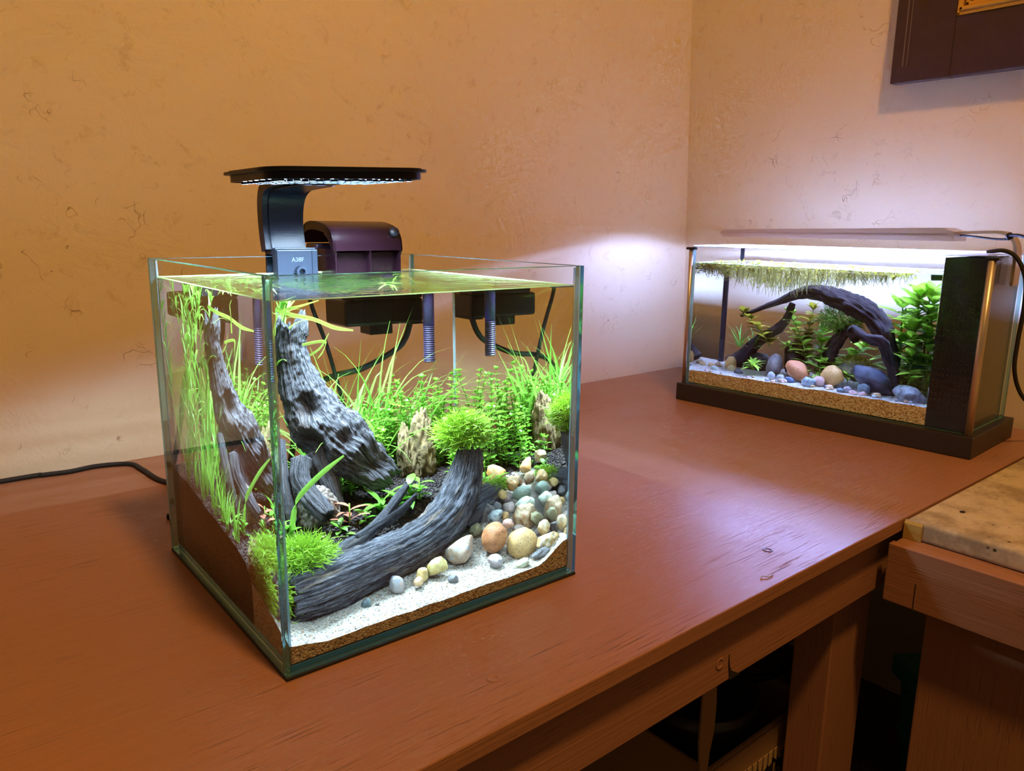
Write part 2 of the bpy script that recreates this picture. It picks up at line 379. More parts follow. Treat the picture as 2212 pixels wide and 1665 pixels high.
# ================================================================ CUBE AQUARIUM (frame 1)
L, D, H, T = .2875, .2890, .2927, .0052
ZB = .0030
WZ = .2752
aq = Thing('cube_aquarium', 'rimless clear glass cube aquarium planted with driftwood and pebbles', 'aquarium', F1, (L / 2, D / 2, 0))
M['bottom_edge'] = plain('blue_glass_edge', (.03, .15, .40), .12)
def pane(thing, name, x0, x1, y0, y1, z0, z1, thin, edge=None):
    """glass sheet: the two broad faces clear, the polished edges green"""
    mb = MB(); b = bmesh.new(); bmesh.ops.create_cube(b, size=1.0)
    bmesh.ops.scale(b, vec=(x1 - x0, y1 - y0, z1 - z0), verts=b.verts)
    bmesh.ops.bevel(b, geom=list(b.edges), offset=.00045, segments=1, affect='EDGES')
    bmesh.ops.translate(b, vec=((x0 + x1) / 2, (y0 + y1) / 2, (z0 + z1) / 2), verts=b.verts)
    b.normal_update(); b.verts.index_update(); V = [v.co.copy() for v in b.verts]
    A = [[v.index for v in f.verts] for f in b.faces if abs(f.normal[thin]) > .9]; B = [[v.index for v in f.verts] for f in b.faces if abs(f.normal[thin]) <= .9]
    b.free(); mb.add(V, A + B, 0, False); mb.mi = [0] * len(A) + [1] * len(B)
    return thing.part(name, mb, [M['glass'], edge or M['glass_edge']])
G = .0002
pane(aq, 'front_pane', 0, L, 0, T, ZB, H, 1)
pane(aq, 'back_pane', 0, L, D - T, D, ZB, H, 1)
pane(aq, 'side_pane', 0, T, T + G, D - T - G, ZB, H, 0)
pane(aq, 'side_pane', L - T, L, T + G, D - T - G, ZB, H, 0)
pane(aq, 'bottom_pane', T + G, L - T - G, T + G, D - T - G, ZB, ZB + T - G, 2, M['bottom_edge'])
aq.part('foam_mat', MB().box(-.0005, L + .0005, -.0005, D + .0005, 0, ZB - G, r=.0008), M['black_matte'])
SEAM = []
for (x, y) in ((T + .0008, T + .0008), (L - T - .0008, T + .0008), (T + .0008, D - T - .0008), (L - T - .0008, D - T - .0008)):
    SEAM.append(MB().tube([(x, y, ZB + T + .002), (x, y, H - .002)], .0011, 6))
sil = N('silicone_seal'); sil.surf(sil.node('ShaderNodeMixShader', i_Fac=.45, i_1=sil.node('ShaderNodeBsdfTransparent', i_Color=(.75, .9, .95, 1)).outputs[0], i_2=sil.p.outputs[0]).outputs[0]); sil.set(Base_Color=(.5, .66, .74, 1), Roughness=.25)

for q in SEAM: aq.part('silicone_seam', q, sil.m)
fl = MB(); fl.box(T + .001, L - T - .001, T + .0006, T + .0030, ZB + T + .0002, ZB + T + .0035); fl.box(T + .0006, T + .003, T + .001, D - T - .001, ZB + T + .0002, ZB + T + .003)
aq.part('base_seal', fl, plain('blue_black_seal', (.012, .030, .11), .25))
mn = N('waterline_meniscus'); mn.set(Base_Color=(.50, .62, .34, 1), Roughness=.25)
mn.surf(mn.node('ShaderNodeMixShader', i_Fac=.55, i_1=mn.node('ShaderNodeBsdfTransparent').outputs[0], i_2=mn.node('ShaderNodeAddShader', i_0=mn.p.outputs[0], i_1=mn.node('ShaderNodeBsdfTranslucent', i_Color=(.25, .34, .14, 1)).outputs[0]).outputs[0]).outputs[0])
def water_body(name, label, frame, x0, x1, y0, y1, z0, z1, base, top):
    mb = MB(); V = [(x0, y0, z0), (x1, y0, z0), (x1, y1, z0), (x0, y1, z0), (x0, y0, z1), (x1, y0, z1), (x1, y1, z1), (x0, y1, z1)]
    mb.add(V, [(3, 2, 1, 0), (0, 1, 5, 4), (1, 2, 6, 5), (2, 3, 7, 6), (3, 0, 4, 7)], 0, False); mb.f.append((4, 5, 6, 7)); mb.mi.append(1); mb.sm.append(False)
    wt = Thing(name, label, 'water', frame, base, kind='stuff'); wt.part('water_body', mb, [M['water'], top])
    for (p, q) in (((x0, y0), (x1, y0)), ((x1, y0), (x1, y1)), ((x1, y1), (x0, y1)), ((x0, y1), (x0, y0))):
        dx, dy = (.0006 if p[1] != q[1] else 0), (.0006 if p[0] != q[0] else 0); cx_, cy_ = (x0 + x1) / 2, (y0 + y1) / 2
        m_ = MB().prism([(0, 0)] * 0 or [(0, .0), (.0009, .0), (.0002, .0009), (0, .0009)], 0, 1, 'y')
        A_ = Vector((*p, z1)); B_ = Vector((*q, z1)); u_ = (B_ - A_); n_ = Vector((-u_.y, u_.x, 0)).normalized()
        m_.v = [tuple(A_ + u_ * v[1] + n_ * (v[0] - .0001) + Vector((0, 0, v[2] - .0001))) for v in m_.v]
        wt.part('meniscus', m_, mn.m)
    return wt.o
W0 = T + .0003
water_body('water', 'clear water filling the rimless cube aquarium', F1, W0, L - W0, W0, D - W0, ZB + T + .0002, WZ, (L / 2, D / 2, ZB + T), M['water_top'])

# ---------------------------------------------------------------- clip-on LED lamp
lamp = Thing('aquarium_lamp', 'black clip-on LED lamp hanging over the cube aquarium', 'lamp', F1, (.1426, .278, .272))
def rrect(x0, x1, y0, y1, r, k=8):
    P = []
    for (cx, cy_, a0) in ((x1 - r, y1 - r, 0), (x0 + r, y1 - r, PI / 2), (x0 + r, y0 + r, PI), (x1 - r, y0 + r, 1.5 * PI)):
        for j in range(k + 1):
            a = a0 + PI / 2 * j / k; P.append((cx + r * math.cos(a), cy_ + r * math.sin(a)))
    return P
PX0, PX1, PY0, PY1, PZ = .0500, .2080, .1130, .2330, .3672
TILT = Matrix.Translation((.06, 0, PZ)) @ Matrix.Rotation(-math.radians(2.3), 4, 'Y') @ Matrix.Translation((-.06, 0, -PZ))
def tilt(mb): mb.v = [tuple(TILT @ Vector(v)) for v in mb.v]; return mb
hs_ = MB(); rings = [(0.0, .0), (.0, .0022), (-.0022, .0030)]
hs_.prism(rrect(PX0, PX1, PY0, PY1, .024), PZ, PZ + .0024, 'z'); hs_.prism(rrect(PX0 + .004, PX1 - .004, PY0 + .004, PY1 - .004, .021), PZ + .0024, PZ + .0036, 'z')
lamp.part('lamp_panel', tilt(hs_), M['lamp'])
bt = MB(); r_o = rrect(PX0 + .005, PX1 - .005, PY0 + .005, PY1 - .005, .020); r_i = rrect(PX0 + .0075, PX1 - .0075, PY0 + .0075, PY1 - .0075, .0175); nr_ = len(r_o)
bt.add([(x, y, z) for P_ in (r_o, r_i) for z in (PZ - .0002, PZ - .0062) for (x, y) in P_], [q for i in range(nr_) for j in ((i + 1) % nr_,) for q in ((i, j, nr_ + j, nr_ + i), (2 * nr_ + j, 2 * nr_ + i, 3 * nr_ + i, 3 * nr_ + j), (nr_ + i, nr_ + j, 3 * nr_ + j, 3 * nr_ + i))], 0, False); lamp.part('panel_rim', tilt(bt), M['lamp'])
bt = MB(); bt.prism(r_i, PZ - .0052, PZ - .0002, 'z'); lamp.part('led_board', tilt(bt), plain('dark_led_board', (.006, .007, .009), .6, spec=.1))
leds = MB(); cups = MB()
for i in range(10):
    for j in range(7):
        x = PX0 + .0185 + i * (PX1 - PX0 - .037) / 9; y = PY0 + .0185 + j * (PY1 - PY0 - .037) / 6; k = 8
        cs = [(math.cos(2 * PI * q / k), math.sin(2 * PI * q / k)) for q in range(k)]
        leds.add([(x + .0017 * u, y + .0017 * v, PZ - .0056) for (u, v) in cs[::1]], [tuple(range(k - 1, -1, -1))], 0, False)
        cups.add([(x + .0026 * u, y + .0026 * v, PZ - .0053) for (u, v) in cs] + [(x + .0032 * u, y + .0032 * v, PZ - .0077) for (u, v) in cs], [(q, (q + 1) % k, k + (q + 1) % k, k + q) for q in range(k)], 0, True)
LED1 = 11000.0
lamp.part('led_array', tilt(leds), emit_mat('white_led', (.58, .80, 1.0), LED1), kind='stuff', label='grid of small white LEDs')
lamp.part('added_beam_cups', tilt(cups), plain('added_cup_dark', (.006, .007, .009), .6, spec=.1), kind='stuff')  # cups added to narrow the beam and hide the LEDs at low angles
# curved arm: a broad band rising from the clamp and bending forward under the panel
arm_pts = spline([(.300, .2795), (.318, .2835), (.338, .2835), (.3520, .278), (.3590, .264), (.3612, .240), (.3630, .20)], 7)   # (z, y)
def band(x0, x1, th, lift=0.0):
    mb = MB(); V = []; Fc = []; k = len(arm_pts)
    for i, (z, y) in enumerate(arm_pts):
        z2, y2 = arm_pts[min(i + 1, k - 1)]; z1_, y1_ = arm_pts[max(i - 1, 0)]
        tz, ty = z2 - z1_, y2 - y1_; l = math.hypot(tz, ty) or 1; nz, ny = -ty / l, tz / l       # normal in (z,y)
        fl_ = 1 + .10 * sstep(6, 30, i)
        h = th * (1 - .72 * sstep(22, 42, i)); cx = (x0 + x1) / 2; hw = (x1 - x0) / 2 * fl_
        for (sx, sn) in ((-1, lift), (1, lift), (1, lift + h), (-1, lift + h)):
            V.append((cx + sx * hw, y + ny * sn, z + nz * sn))
    for i in range(k - 1):
        for j in range(4): Fc.append((i * 4 + j, i * 4 + (j + 1) % 4, (i + 1) * 4 + (j + 1) % 4, (i + 1) * 4 + j))
    Fc += [(3, 2, 1, 0), tuple((k - 1) * 4 + j for j in range(4))]
    return mb.add(V, Fc, 0, False)
lamp.part('arm', band(.1105, .1535, .0125), M['lamp'])
lamp.part('arm_cover', band(.1165, .1480, .0022, -.0022), plain('arm_front_satin', (.006, .007, .014), .3, spec=.25))
ck = MB()
ck.box(.1165, .1600, .2660, .2705, .2565, .2995, r=.0008)                       # plate inside the tank
ck.box(.1165, .1600, .2705, .2985, .2945, .3015, r=.0008)                       # bridge over the rim
ck.box(.1165, .1600, .2940, .2985, .2700, .2950, r=.0008)                       # plate outside
ck.box(.1165, .1200, .2705, .2790, .2565, .2950, r=.0006); ck.box(.1535, .1545, .2648, .2662, .2570, .2990)
lamp.part('clamp', ck, M['bracket'])
kn = MB()
for (r0, y0_, y1_) in ((.0062, .2590, .2655),):
    V = []; k = 40
    for yy in (y0_, y1_):
        for j in range(k):
            rr = r0 * (1.0 if j % 2 else .86); V.append((.1395 + rr * math.cos(2 * PI * j / k), yy, .2775 + rr * math.sin(2 * PI * j / k)))
    V2 = [(.1395 + r0 * .55 * math.cos(2 * PI * j / k), y0_, .2775 + r0 * .55 * math.sin(2 * PI * j / k)) for j in range(k)]
    V3 = [(.1395 + r0 * .55 * math.cos(2 * PI * j / k), y1_ - .001, .2775 + r0 * .55 * math.sin(2 * PI * j / k)) for j in range(k)]
    V += V2 + V3
    Fc = [(j, k + j, k + (j + 1) % k, (j + 1) % k) for j in range(k)] + [(j, (j + 1) % k, 2 * k + (j + 1) % k, 2 * k + j) for j in range(k)]
    Fc += [(2 * k + j, 2 * k + (j + 1) % k, 3 * k + (j + 1) % k, 3 * k + j) for j in range(k)] + [tuple(3 * k + j for j in range(k))]
    kn.add(V, Fc, 0, False)
lamp.part('clamp_screw', kn, M['bracket'])
def text_mesh(s, size, ext, mat4, name):
    cu = bpy.data.curves.new(name, 'FONT'); cu.body = s; cu.size = size; cu.extrude = ext; cu.align_x = 'CENTER'; cu.align_y = 'CENTER'; cu.resolution_u = 3
    o = bpy.data.objects.new(name, cu); COL.objects.link(o)
    me = bpy.data.meshes.new_from_object(o.evaluated_get(bpy.context.evaluated_depsgraph_get())); bpy.data.objects.remove(o); bpy.data.curves.remove(cu)
    me.transform(mat4); me.materials.clear(); return me
RX = Matrix.Rotation(PI / 2, 4, 'X')
tm = text_mesh('A38F', .0062, .0003, Matrix.Translation((.1380, .2658, .2895)) @ RX, 'lettering')
lamp.put('lettering', tm, plain('moulded_lettering', (.05, .06, .09), .35), mat=Matrix.Identity(4))

# ---------------------------------------------------------------- hang-on filter
flt = Thing('hang_on_filter', 'dark purple translucent filter hanging on the aquarium back pane', 'filter', F1, (.21, .30, .20))
pu = N('smoky_purple_plastic'); pu.set(Base_Color=(.006, .0018, .0034, 1), Roughness=.2, Specular_IOR_Level=.4)
pu.surf(pu.node('ShaderNodeMixShader', i_Fac=.80, i_1=pu.node('ShaderNodeBsdfTransparent', i_Color=(.34, .15, .17, 1)).outputs[0], i_2=pu.p.outputs[0]).outputs[0])
lidp = spline([(.3230, .3055), (.3220, .3230), (.3080, .3285), (.2850, .3280), (.2620, .3225), (.2515, .3120), (.2490, .2985)], 5)
def lid(off):
    return [(y, z) for (y, z) in lidp]
FX0, FX1 = .1700, .2520
def shell(prof, t, x0, x1):
    """curved sheet with thickness t, extruded along x"""
    mb = MB(); k = len(prof); V = []
    for i, (y, z) in enumerate(prof):
        y2, z2 = prof[min(i + 1, k - 1)]; y1_, z1_ = prof[max(i - 1, 0)]; l = math.hypot(y2 - y1_, z2 - z1_) or 1
        ny, nz = (z2 - z1_) / l * t, -(y2 - y1_) / l * t
        V += [(x0, y, z), (x1, y, z), (x1, y - ny, z - nz), (x0, y - ny, z - nz)]
    Fc = [(3, 2, 1, 0), tuple((k - 1) * 4 + j for j in range(4))]
    for i in range(k - 1):
        for j in range(4): Fc.append((i * 4 + j, i * 4 + (j + 1) % 4, (i + 1) * 4 + (j + 1) % 4, (i + 1) * 4 + j))
    return mb.add(V, Fc, 0, False)
flt.part('lid', shell(lidp, .0018, FX0, FX1), pu.m)
for x in (FX0 + .0004, FX1 - .0022):
    outer = list(lidp); inner = [(y + (.006 if y < .27 else 0), z - .009) for (y, z) in reversed(lidp)]
    flt.part('lid_side', MB().prism(outer + inner, x, x + .0018, 'x'), pu.m)
knb = MB(); knb.tube([(.2435, .2535, .3170), (.2435, .2500, .3190)], .0052, 18); flt.part('feeding_cap', knb, M['black'])
bd = MB()
bd.box(FX0 + .002, FX0 + .0036, .2500, .3200, .2660, .3000); bd.box(FX1 - .0036, FX1 - .002, .2500, .3200, .2660, .3000)
bd.box(FX0 + .0036, FX1 - .0036, .2580, .2596, .2735, .2960)
bd.box(.2120, .2135, .2495, .2600, .2725, .2985); bd.box(FX0 + .002, FX1 - .002, .2480, .2980, .2715, .2732)
flt.part('weir_box', bd, pu.m)
bx_ = MB(); bx_.box(FX0 + .001, FX1 - .001, .2930, .3200, .2500, .3050, r=.002); flt.part('filter_chamber', bx_, plain('filter_body_dark', (.020, .012, .022), .3))
mo = MB(); mo.box(.1630, .2520, .2935, .3400, .2235, .2502, r=.003); mo.box(.1905, .2165, .2960, .3180, .2135, .2240, r=.0012); mo.box(.236, .2515, .2945, .3300, .2222, .2240)
flt.part('pump_housing', mo, M['black'], label='black pump housing behind the back pane')
tubm = N('purple_tube'); tubm.set(Base_Color=(.10, .07, .22, 1), Roughness=.2)
tubm.surf(tubm.node('ShaderNodeMixShader', i_Fac=.6, i_1=tubm.node('ShaderNodeBsdfTransparent', i_Color=(.5, .45, .8, 1)).outputs[0], i_2=tubm.p.outputs[0]).outputs[0])
IX, IY = .2437, .2665
it = MB(); it.tube([(IX, IY, .2225), (IX, IY, .2960)], .0062, 18); flt.part('intake_tube', it, tubm.m, label='purple intake tube')
sx = MB(); k = 34; pts = []; rr = []
for i in range(k + 1):
    z = .1845 + (.2235 - .1845) * i / k; pts.append((IX, IY, z)); rr.append(.0066 if i % 2 else .0056)
sx.tube(pts, rr, 18); 
for f_i in range(len(sx.sm)): sx.sm[f_i] = False
flt.part('strainer', sx, plain('strainer_dark_purple', (.045, .030, .075), .35))

# ---------------------------------------------------------------- cables at the back and on the bench
def cable(name, label, pts, r, frame, m=None, n=8, span=10, group=None):
    p = [Vector(q) for q in spline(pts, span)]; mb = MB().tube(p, r, n)
    return solo(name, mb, m or M['black_matte'], label, 'cable', frame, p[0], group)
cable('filter_cable', 'black cable looping down from the filter pump', [(.243, .3060, .2235), (.236, .3050, .2060), (.223, .3050, .194), (.186, .3060, .178), (.150, .3070, .172), (.128, .3060, .160), (.110, .3060, .120), (.10, .3150, .06), (.09, .34, .012), (.02, .38, .003)], .0032, F1)
cable('lamp_cable', 'thin black lamp cable running straight down behind the back pane', [(.128, .3010, .275), (.131, .3010, .248), (.145, .3010, .206), (.159, .3020, .150), (.172, .3030, .10), (.185, .3060, .045), (.20, .32, .004), (.25, .35, .0028)], .0022, F1)
cable('power_cable', 'black power cord lying on the bench along the left wall', [(-.42, .5360, .0032), (-.065, .5385, .0035), (-.020, .5350, .0034), (.009, .5310, .0032), (.043, .5345, .0032), (.079, .5180, .0032), (.086, .479, .0032), (.094, .414, .0032), (.13, .36, .0032), (.16, .30, .0032)], .0032, F0)

# ================================================================ SAND AND SOIL IN THE CUBE
def sand_h(a, b):
    c_ = interp(b, [0, .06, .1, .2], [.0175, .0245, .032, .04])
    r_ = interp(b, [0, .045, .06, .09, .12, .15, .3], [.0185, .0215, .028, .052, .066, .074, .08]) + .017 * sstep(.245, .280, a) * (1 - sstep(.02, .06, b))
    l_ = interp(b, [0, .06, .09, .3], [.022, .044, .05, .05])
    h = c_ + (r_ - c_) * sstep(.185, .235, a); h = h + (l_ - h) * (1 - sstep(.0, .035, a))
    return h + .0012 * noise.noise(Vector((a * 45, b * 45, 1.3))) + .0005 * noise.noise(Vector((a * 160, b * 160, 4.3)))
def soil_edge(a): return interp(a, [0, .03, .06, .10, .15, .20, .24, .29], [.076, .080, .088, .102, .120, .138, .142, .132])
def soil_h(a, b):
    h = interp(b, [.07, .1, .13, .2, .29], [.054, .0625, .0695, .080, .092])
    return h + .002 * noise.noise(Vector((a * 40, b * 40, 7.7)))
def ground_h(a, b): return max(sand_h(a, b), soil_h(a, b)) if b > soil_edge(a) + .006 else sand_h(a, b)
def field(fn, x0, x1, y0f, y1, nx, ny, zb):
    """solid heightfield with side walls; y0f(x) is its front line"""
    V = []; Fc = []
    for i in range(nx + 1):
        x = x0 + (x1 - x0) * i / nx; ya = y0f(x)
        for j in range(ny + 1):
            y = ya + (y1 - ya) * j / ny; V.append((x, y, fn(x, y)))
    I = lambda i, j: i * (ny + 1) + j
    for i in range(nx):
        for j in range(ny): Fc.append((I(i, j), I(i + 1, j), I(i + 1, j + 1), I(i, j + 1)))
    rim = [I(i, 0) for i in range(nx + 1)] + [I(nx, j) for j in range(1, ny + 1)] + [I(i, ny) for i in range(nx - 1, -1, -1)] + [I(0, j) for j in range(ny - 1, 0, -1)]
    mb = MB(); mb.add(V, Fc, 0, True); n0 = len(V); W = []; Fs = []
    for q in rim:
        x, y, z = V[q]; W += [(x, y, z), (x, y, zb)]
    for i in range(len(rim)):
        a, b = 2 * i, 2 * ((i + 1) % len(rim)); Fs.append((a, a + 1, b + 1, b))
    mb.add(W, Fs, 0, False); return mb
SI = T + .0009
sand_ramp = [(0, (.54, .48, .40)), (.30, (.42, .36, .29)), (.5, (.62, .58, .51)), (.68, (.30, .23, .16)), (.78, (.50, .42, .31)), (.88, (.20, .18, .16)), (.93, (.50, .29, .16)), (.97, (.70, .68, .64))]
M['sand'] = grain_mat('pale_sand', [(p_, tuple(x * .7 for x in q_)) for p_, q_ in sand_ramp], 620, .0009)
SW = T + .00018
solo('sand', field(sand_h, SW, L - SW, lambda x: SW, D - .03, 90, 80, ZB + T + .001), M['sand'], 'pale coarse sand covering the front of the cube aquarium', 'sand', F1, (L / 2, D / 2, ZB + T + .001), kind='stuff')
nso = N('dark_aquarium_soil'); cso = nso.co(); vs = nso.node('ShaderNodeTexVoronoi', i_Vector=cso, i_Scale=430)
nso.set(Base_Color=nso.mix(nso.node('ShaderNodeSeparateColor', i_0=vs.outputs['Color']).outputs[0], (.018, .012, .010), (.045, .030, .026)), Roughness=.75, Specular_IOR_Level=.2, Normal=nso.bump(nso.math('SUBTRACT', 1.0, vs.outputs['Distance']), .0014, 1.0))
M['soil'] = nso.m
solo('soil', field(lambda a, b: soil_h(a, b) - .012 * (1 - sstep(0, .012, b - soil_edge(a))), T + .0001, L - T - .0001, soil_edge, D - T - .0001, 60, 60, ZB + T + .0012), M['soil'], 'dark granular soil sloping up to the back of the cube aquarium', 'soil', F1, (L / 2, .2, ZB + T + .0012), kind='stuff')
_ico = {}
def ico(sub):
    if sub not in _ico:
        b = bmesh.new(); bmesh.ops.create_icosphere(b, subdivisions=sub, radius=1.0); b.verts.index_update()
        _ico[sub] = ([v.co.copy() for v in b.verts], [tuple(v.index for v in f.verts) for f in b.faces]); b.free()
    return _ico[sub]
gr = MB(); v1, f1 = ico(1)
for i in range(5200):
    a = SI + .001 + R.random() * (L - 2 * SI - .002); b = soil_edge(a) + R.random() ** 1.1 * (D - SI - .002 - soil_edge(a)); r = .0011 + .0006 * R.random()
    c = Vector((a, b, soil_h(a, b) - .012 * (1 - sstep(0, .012, b - soil_edge(a))) + r * .25)); gr.add([c + v * r for v in v1], f1)
solo('soil_granules', gr, island_mat('soil_granule', [(0, (.020, .014, .014)), (.4, (.034, .024, .024)), (.75, (.055, .042, .042))], .6), 'loose round dark granules on top of the soil', 'soil', F1, (.15, .2, .08), kind='stuff')
gs = MB(); 
for i in range(2600):
    a = SI + .002 + R.random() * (L - 2 * SI - .004); b = SI + .001 + R.random() ** 1.2 * .13
    if b > soil_edge(a): continue
    r = .0004 + .0006 * R.random() ** 2; c = Vector((a, b, sand_h(a, b) + r * .2)); e = Euler((R.random() * 6, R.random() * 6, R.random() * 6)).to_matrix()
    v0, f0 = ico(1); gs.add([c + e @ Vector((v.x * r, v.y * r * .8, v.z * r * .6)) for v in v0], f0, 0, False)
solo('sand_grains', gs, island_mat('sand_grain', [(0, (.60, .55, .47)), (.35, (.48, .40, .30)), (.55, (.68, .65, .60)), (.72, (.40, .22, .12)), (.80, (.22, .20, .19)), (.9, (.52, .32, .19)), (.96, (.07, .065, .065))]), 'coarse coloured grains scattered over the pale sand', 'sand', F1, (.15, .06, .02), kind='stuff')

# ================================================================ STONES
def rock(size, seed, rough=.16, sub=3, cuts=0, freq=1.5):
    rs = random.Random(seed); V, Fc = ico(sub); planes = []
    for _ in range(cuts):
        d = Vector((rs.gauss(0, 1), rs.gauss(0, 1), rs.gauss(0, 1))).normalized(); planes.append((d, .62 + .25 * rs.random()))
    off = Vector((rs.random() * 50, rs.random() * 50, rs.random() * 50)); out = []
    for v in V:
        s = 1 + rough * noise.noise(v * freq + off) + rough * .35 * noise.noise(v * freq * 3 + off); p = v * s
        for d, h in planes:
            q = p.dot(d)
            if q > h: p = p - d * (q - h) * .88
        out.append(Vector((p.x * size[0] / 2, p.y * size[1] / 2, p.z * size[2] / 2)))
    return out, Fc
def stone(name, label, c, size, mat, frame, rot=(0, 0, 0), seed=1, rough=.16, cuts=0, sub=3, cat='stone', group=None, freq=1.6):
    rough = rough * 1.45 + .03 if rough > .065 else rough + .02
    V, Fc = rock(size, seed, rough, sub, cuts, freq); e = Euler(rot).to_matrix(); mb = MB(); c = Vector(c)
    mb.add([c + e @ v for v in V], Fc, 0, True)
    return solo(name, mb, mat, label, cat, frame, c, group)
SM = dict(
    brown=stone_mat('brown_speckled', (.46, .20, .085), (.60, .31, .14), (.08, .05, .05), 60, 420, .22),
    tan=stone_mat('tan_speckled', (.58, .38, .16), (.68, .48, .24), (.16, .11, .07), 60, 420, .2),
    creamb=stone_mat('cream_brown', (.72, .62, .44), (.36, .19, .08), None, 75), quartz=stone_mat('pink_quartz', (.74, .66, .56), (.62, .46, .34), (.42, .44, .48), 70, 120, .2, .3),
    yellow=stone_mat('pale_yellow', (.78, .70, .40), (.66, .52, .20), None, 90, rough=.35), ytan=stone_mat('ochre', (.62, .42, .15), (.72, .58, .30), None, 90),
    orange=stone_mat('light_orange', (.72, .46, .22), (.80, .60, .40), None, 90), greyb=stone_mat('grey_blue', (.40, .43, .47), (.58, .52, .48), (.5, .33, .24), 80, 150, .18),
    dgreen=stone_mat('dark_green', (.05, .08, .09), (.22, .30, .30), None, 130), dgrey=stone_mat('dark_grey', (.17, .17, .18), (.28, .27, .27), None, 90),
    pinkg=stone_mat('pink_granite', (.62, .46, .42), (.50, .48, .50), (.20, .19, .22), 110, 260, .2), pale=stone_mat('pale_green_white', (.70, .72, .62), (.58, .55, .36), None, 90),
    whitet=stone_mat('white_tan', (.80, .74, .60), (.58, .38, .14), None, 95), green=stone_mat('grey_green', (.20, .25, .20), (.30, .35, .28), (.10, .12, .10), 90, 300, .18),
    speck=stone_mat('white_green_speckle', (.74, .76, .66), (.60, .66, .54), (.22, .26, .22), 90, 230, .2), wpink=stone_mat('white_pink', (.80, .68, .62), (.70, .60, .58), (.28, .27, .30), 110, 260, .22),
    bluew=stone_mat('blue_white', (.66, .73, .74), (.52, .60, .62), (.13, .19, .24), 100, 200, .26), dark=stone_mat('dark_rock', (.12, .11, .115), (.26, .23, .21), None, 80),
    orangec=stone_mat('orange_cream', (.80, .66, .44), (.66, .38, .12), None, 90), olive=stone_mat('olive_rock', (.36, .33, .18), (.20, .19, .12), None, 80),
    slate=stone_mat('slate_blue_black', (.045, .05, .075), (.09, .10, .13), None, 40, rough=.4), red=stone_mat('red_orange', (.58, .24, .085), (.66, .31, .13), None, 40),
    ybrown=stone_mat('yellow_brown', (.62, .36, .11), (.70, .45, .17), None, 40), greybr=stone_mat('grey_brown', (.20, .16, .13), (.36, .29, .25), None, 50),
    greyw=stone_mat('grey_white', (.58, .58, .56), (.20, .17, .16), None, 45), pink=stone_mat('pink_stone', (.72, .44, .36), (.78, .56, .48), None, 60),
    dragon=stone_mat('ochre_clay_rock', (.46, .35, .18), (.26, .19, .10), (.05, .04, .028), 80, 170, .14, .85, .0016), boulder=stone_mat('dark_boulder', (.045, .035, .03), (.10, .08, .065), None, 40),
    teal=stone_mat('teal_grey', (.16, .22, .24), (.28, .33, .33), None, 60), white=stone_mat('white_stone', (.78, .78, .72), (.66, .68, .64), None, 80), navy=stone_mat('navy_stone', (.06, .10, .17), (.12, .16, .24), None, 60),
)
PG = 'river pebbles in the cube aquarium'
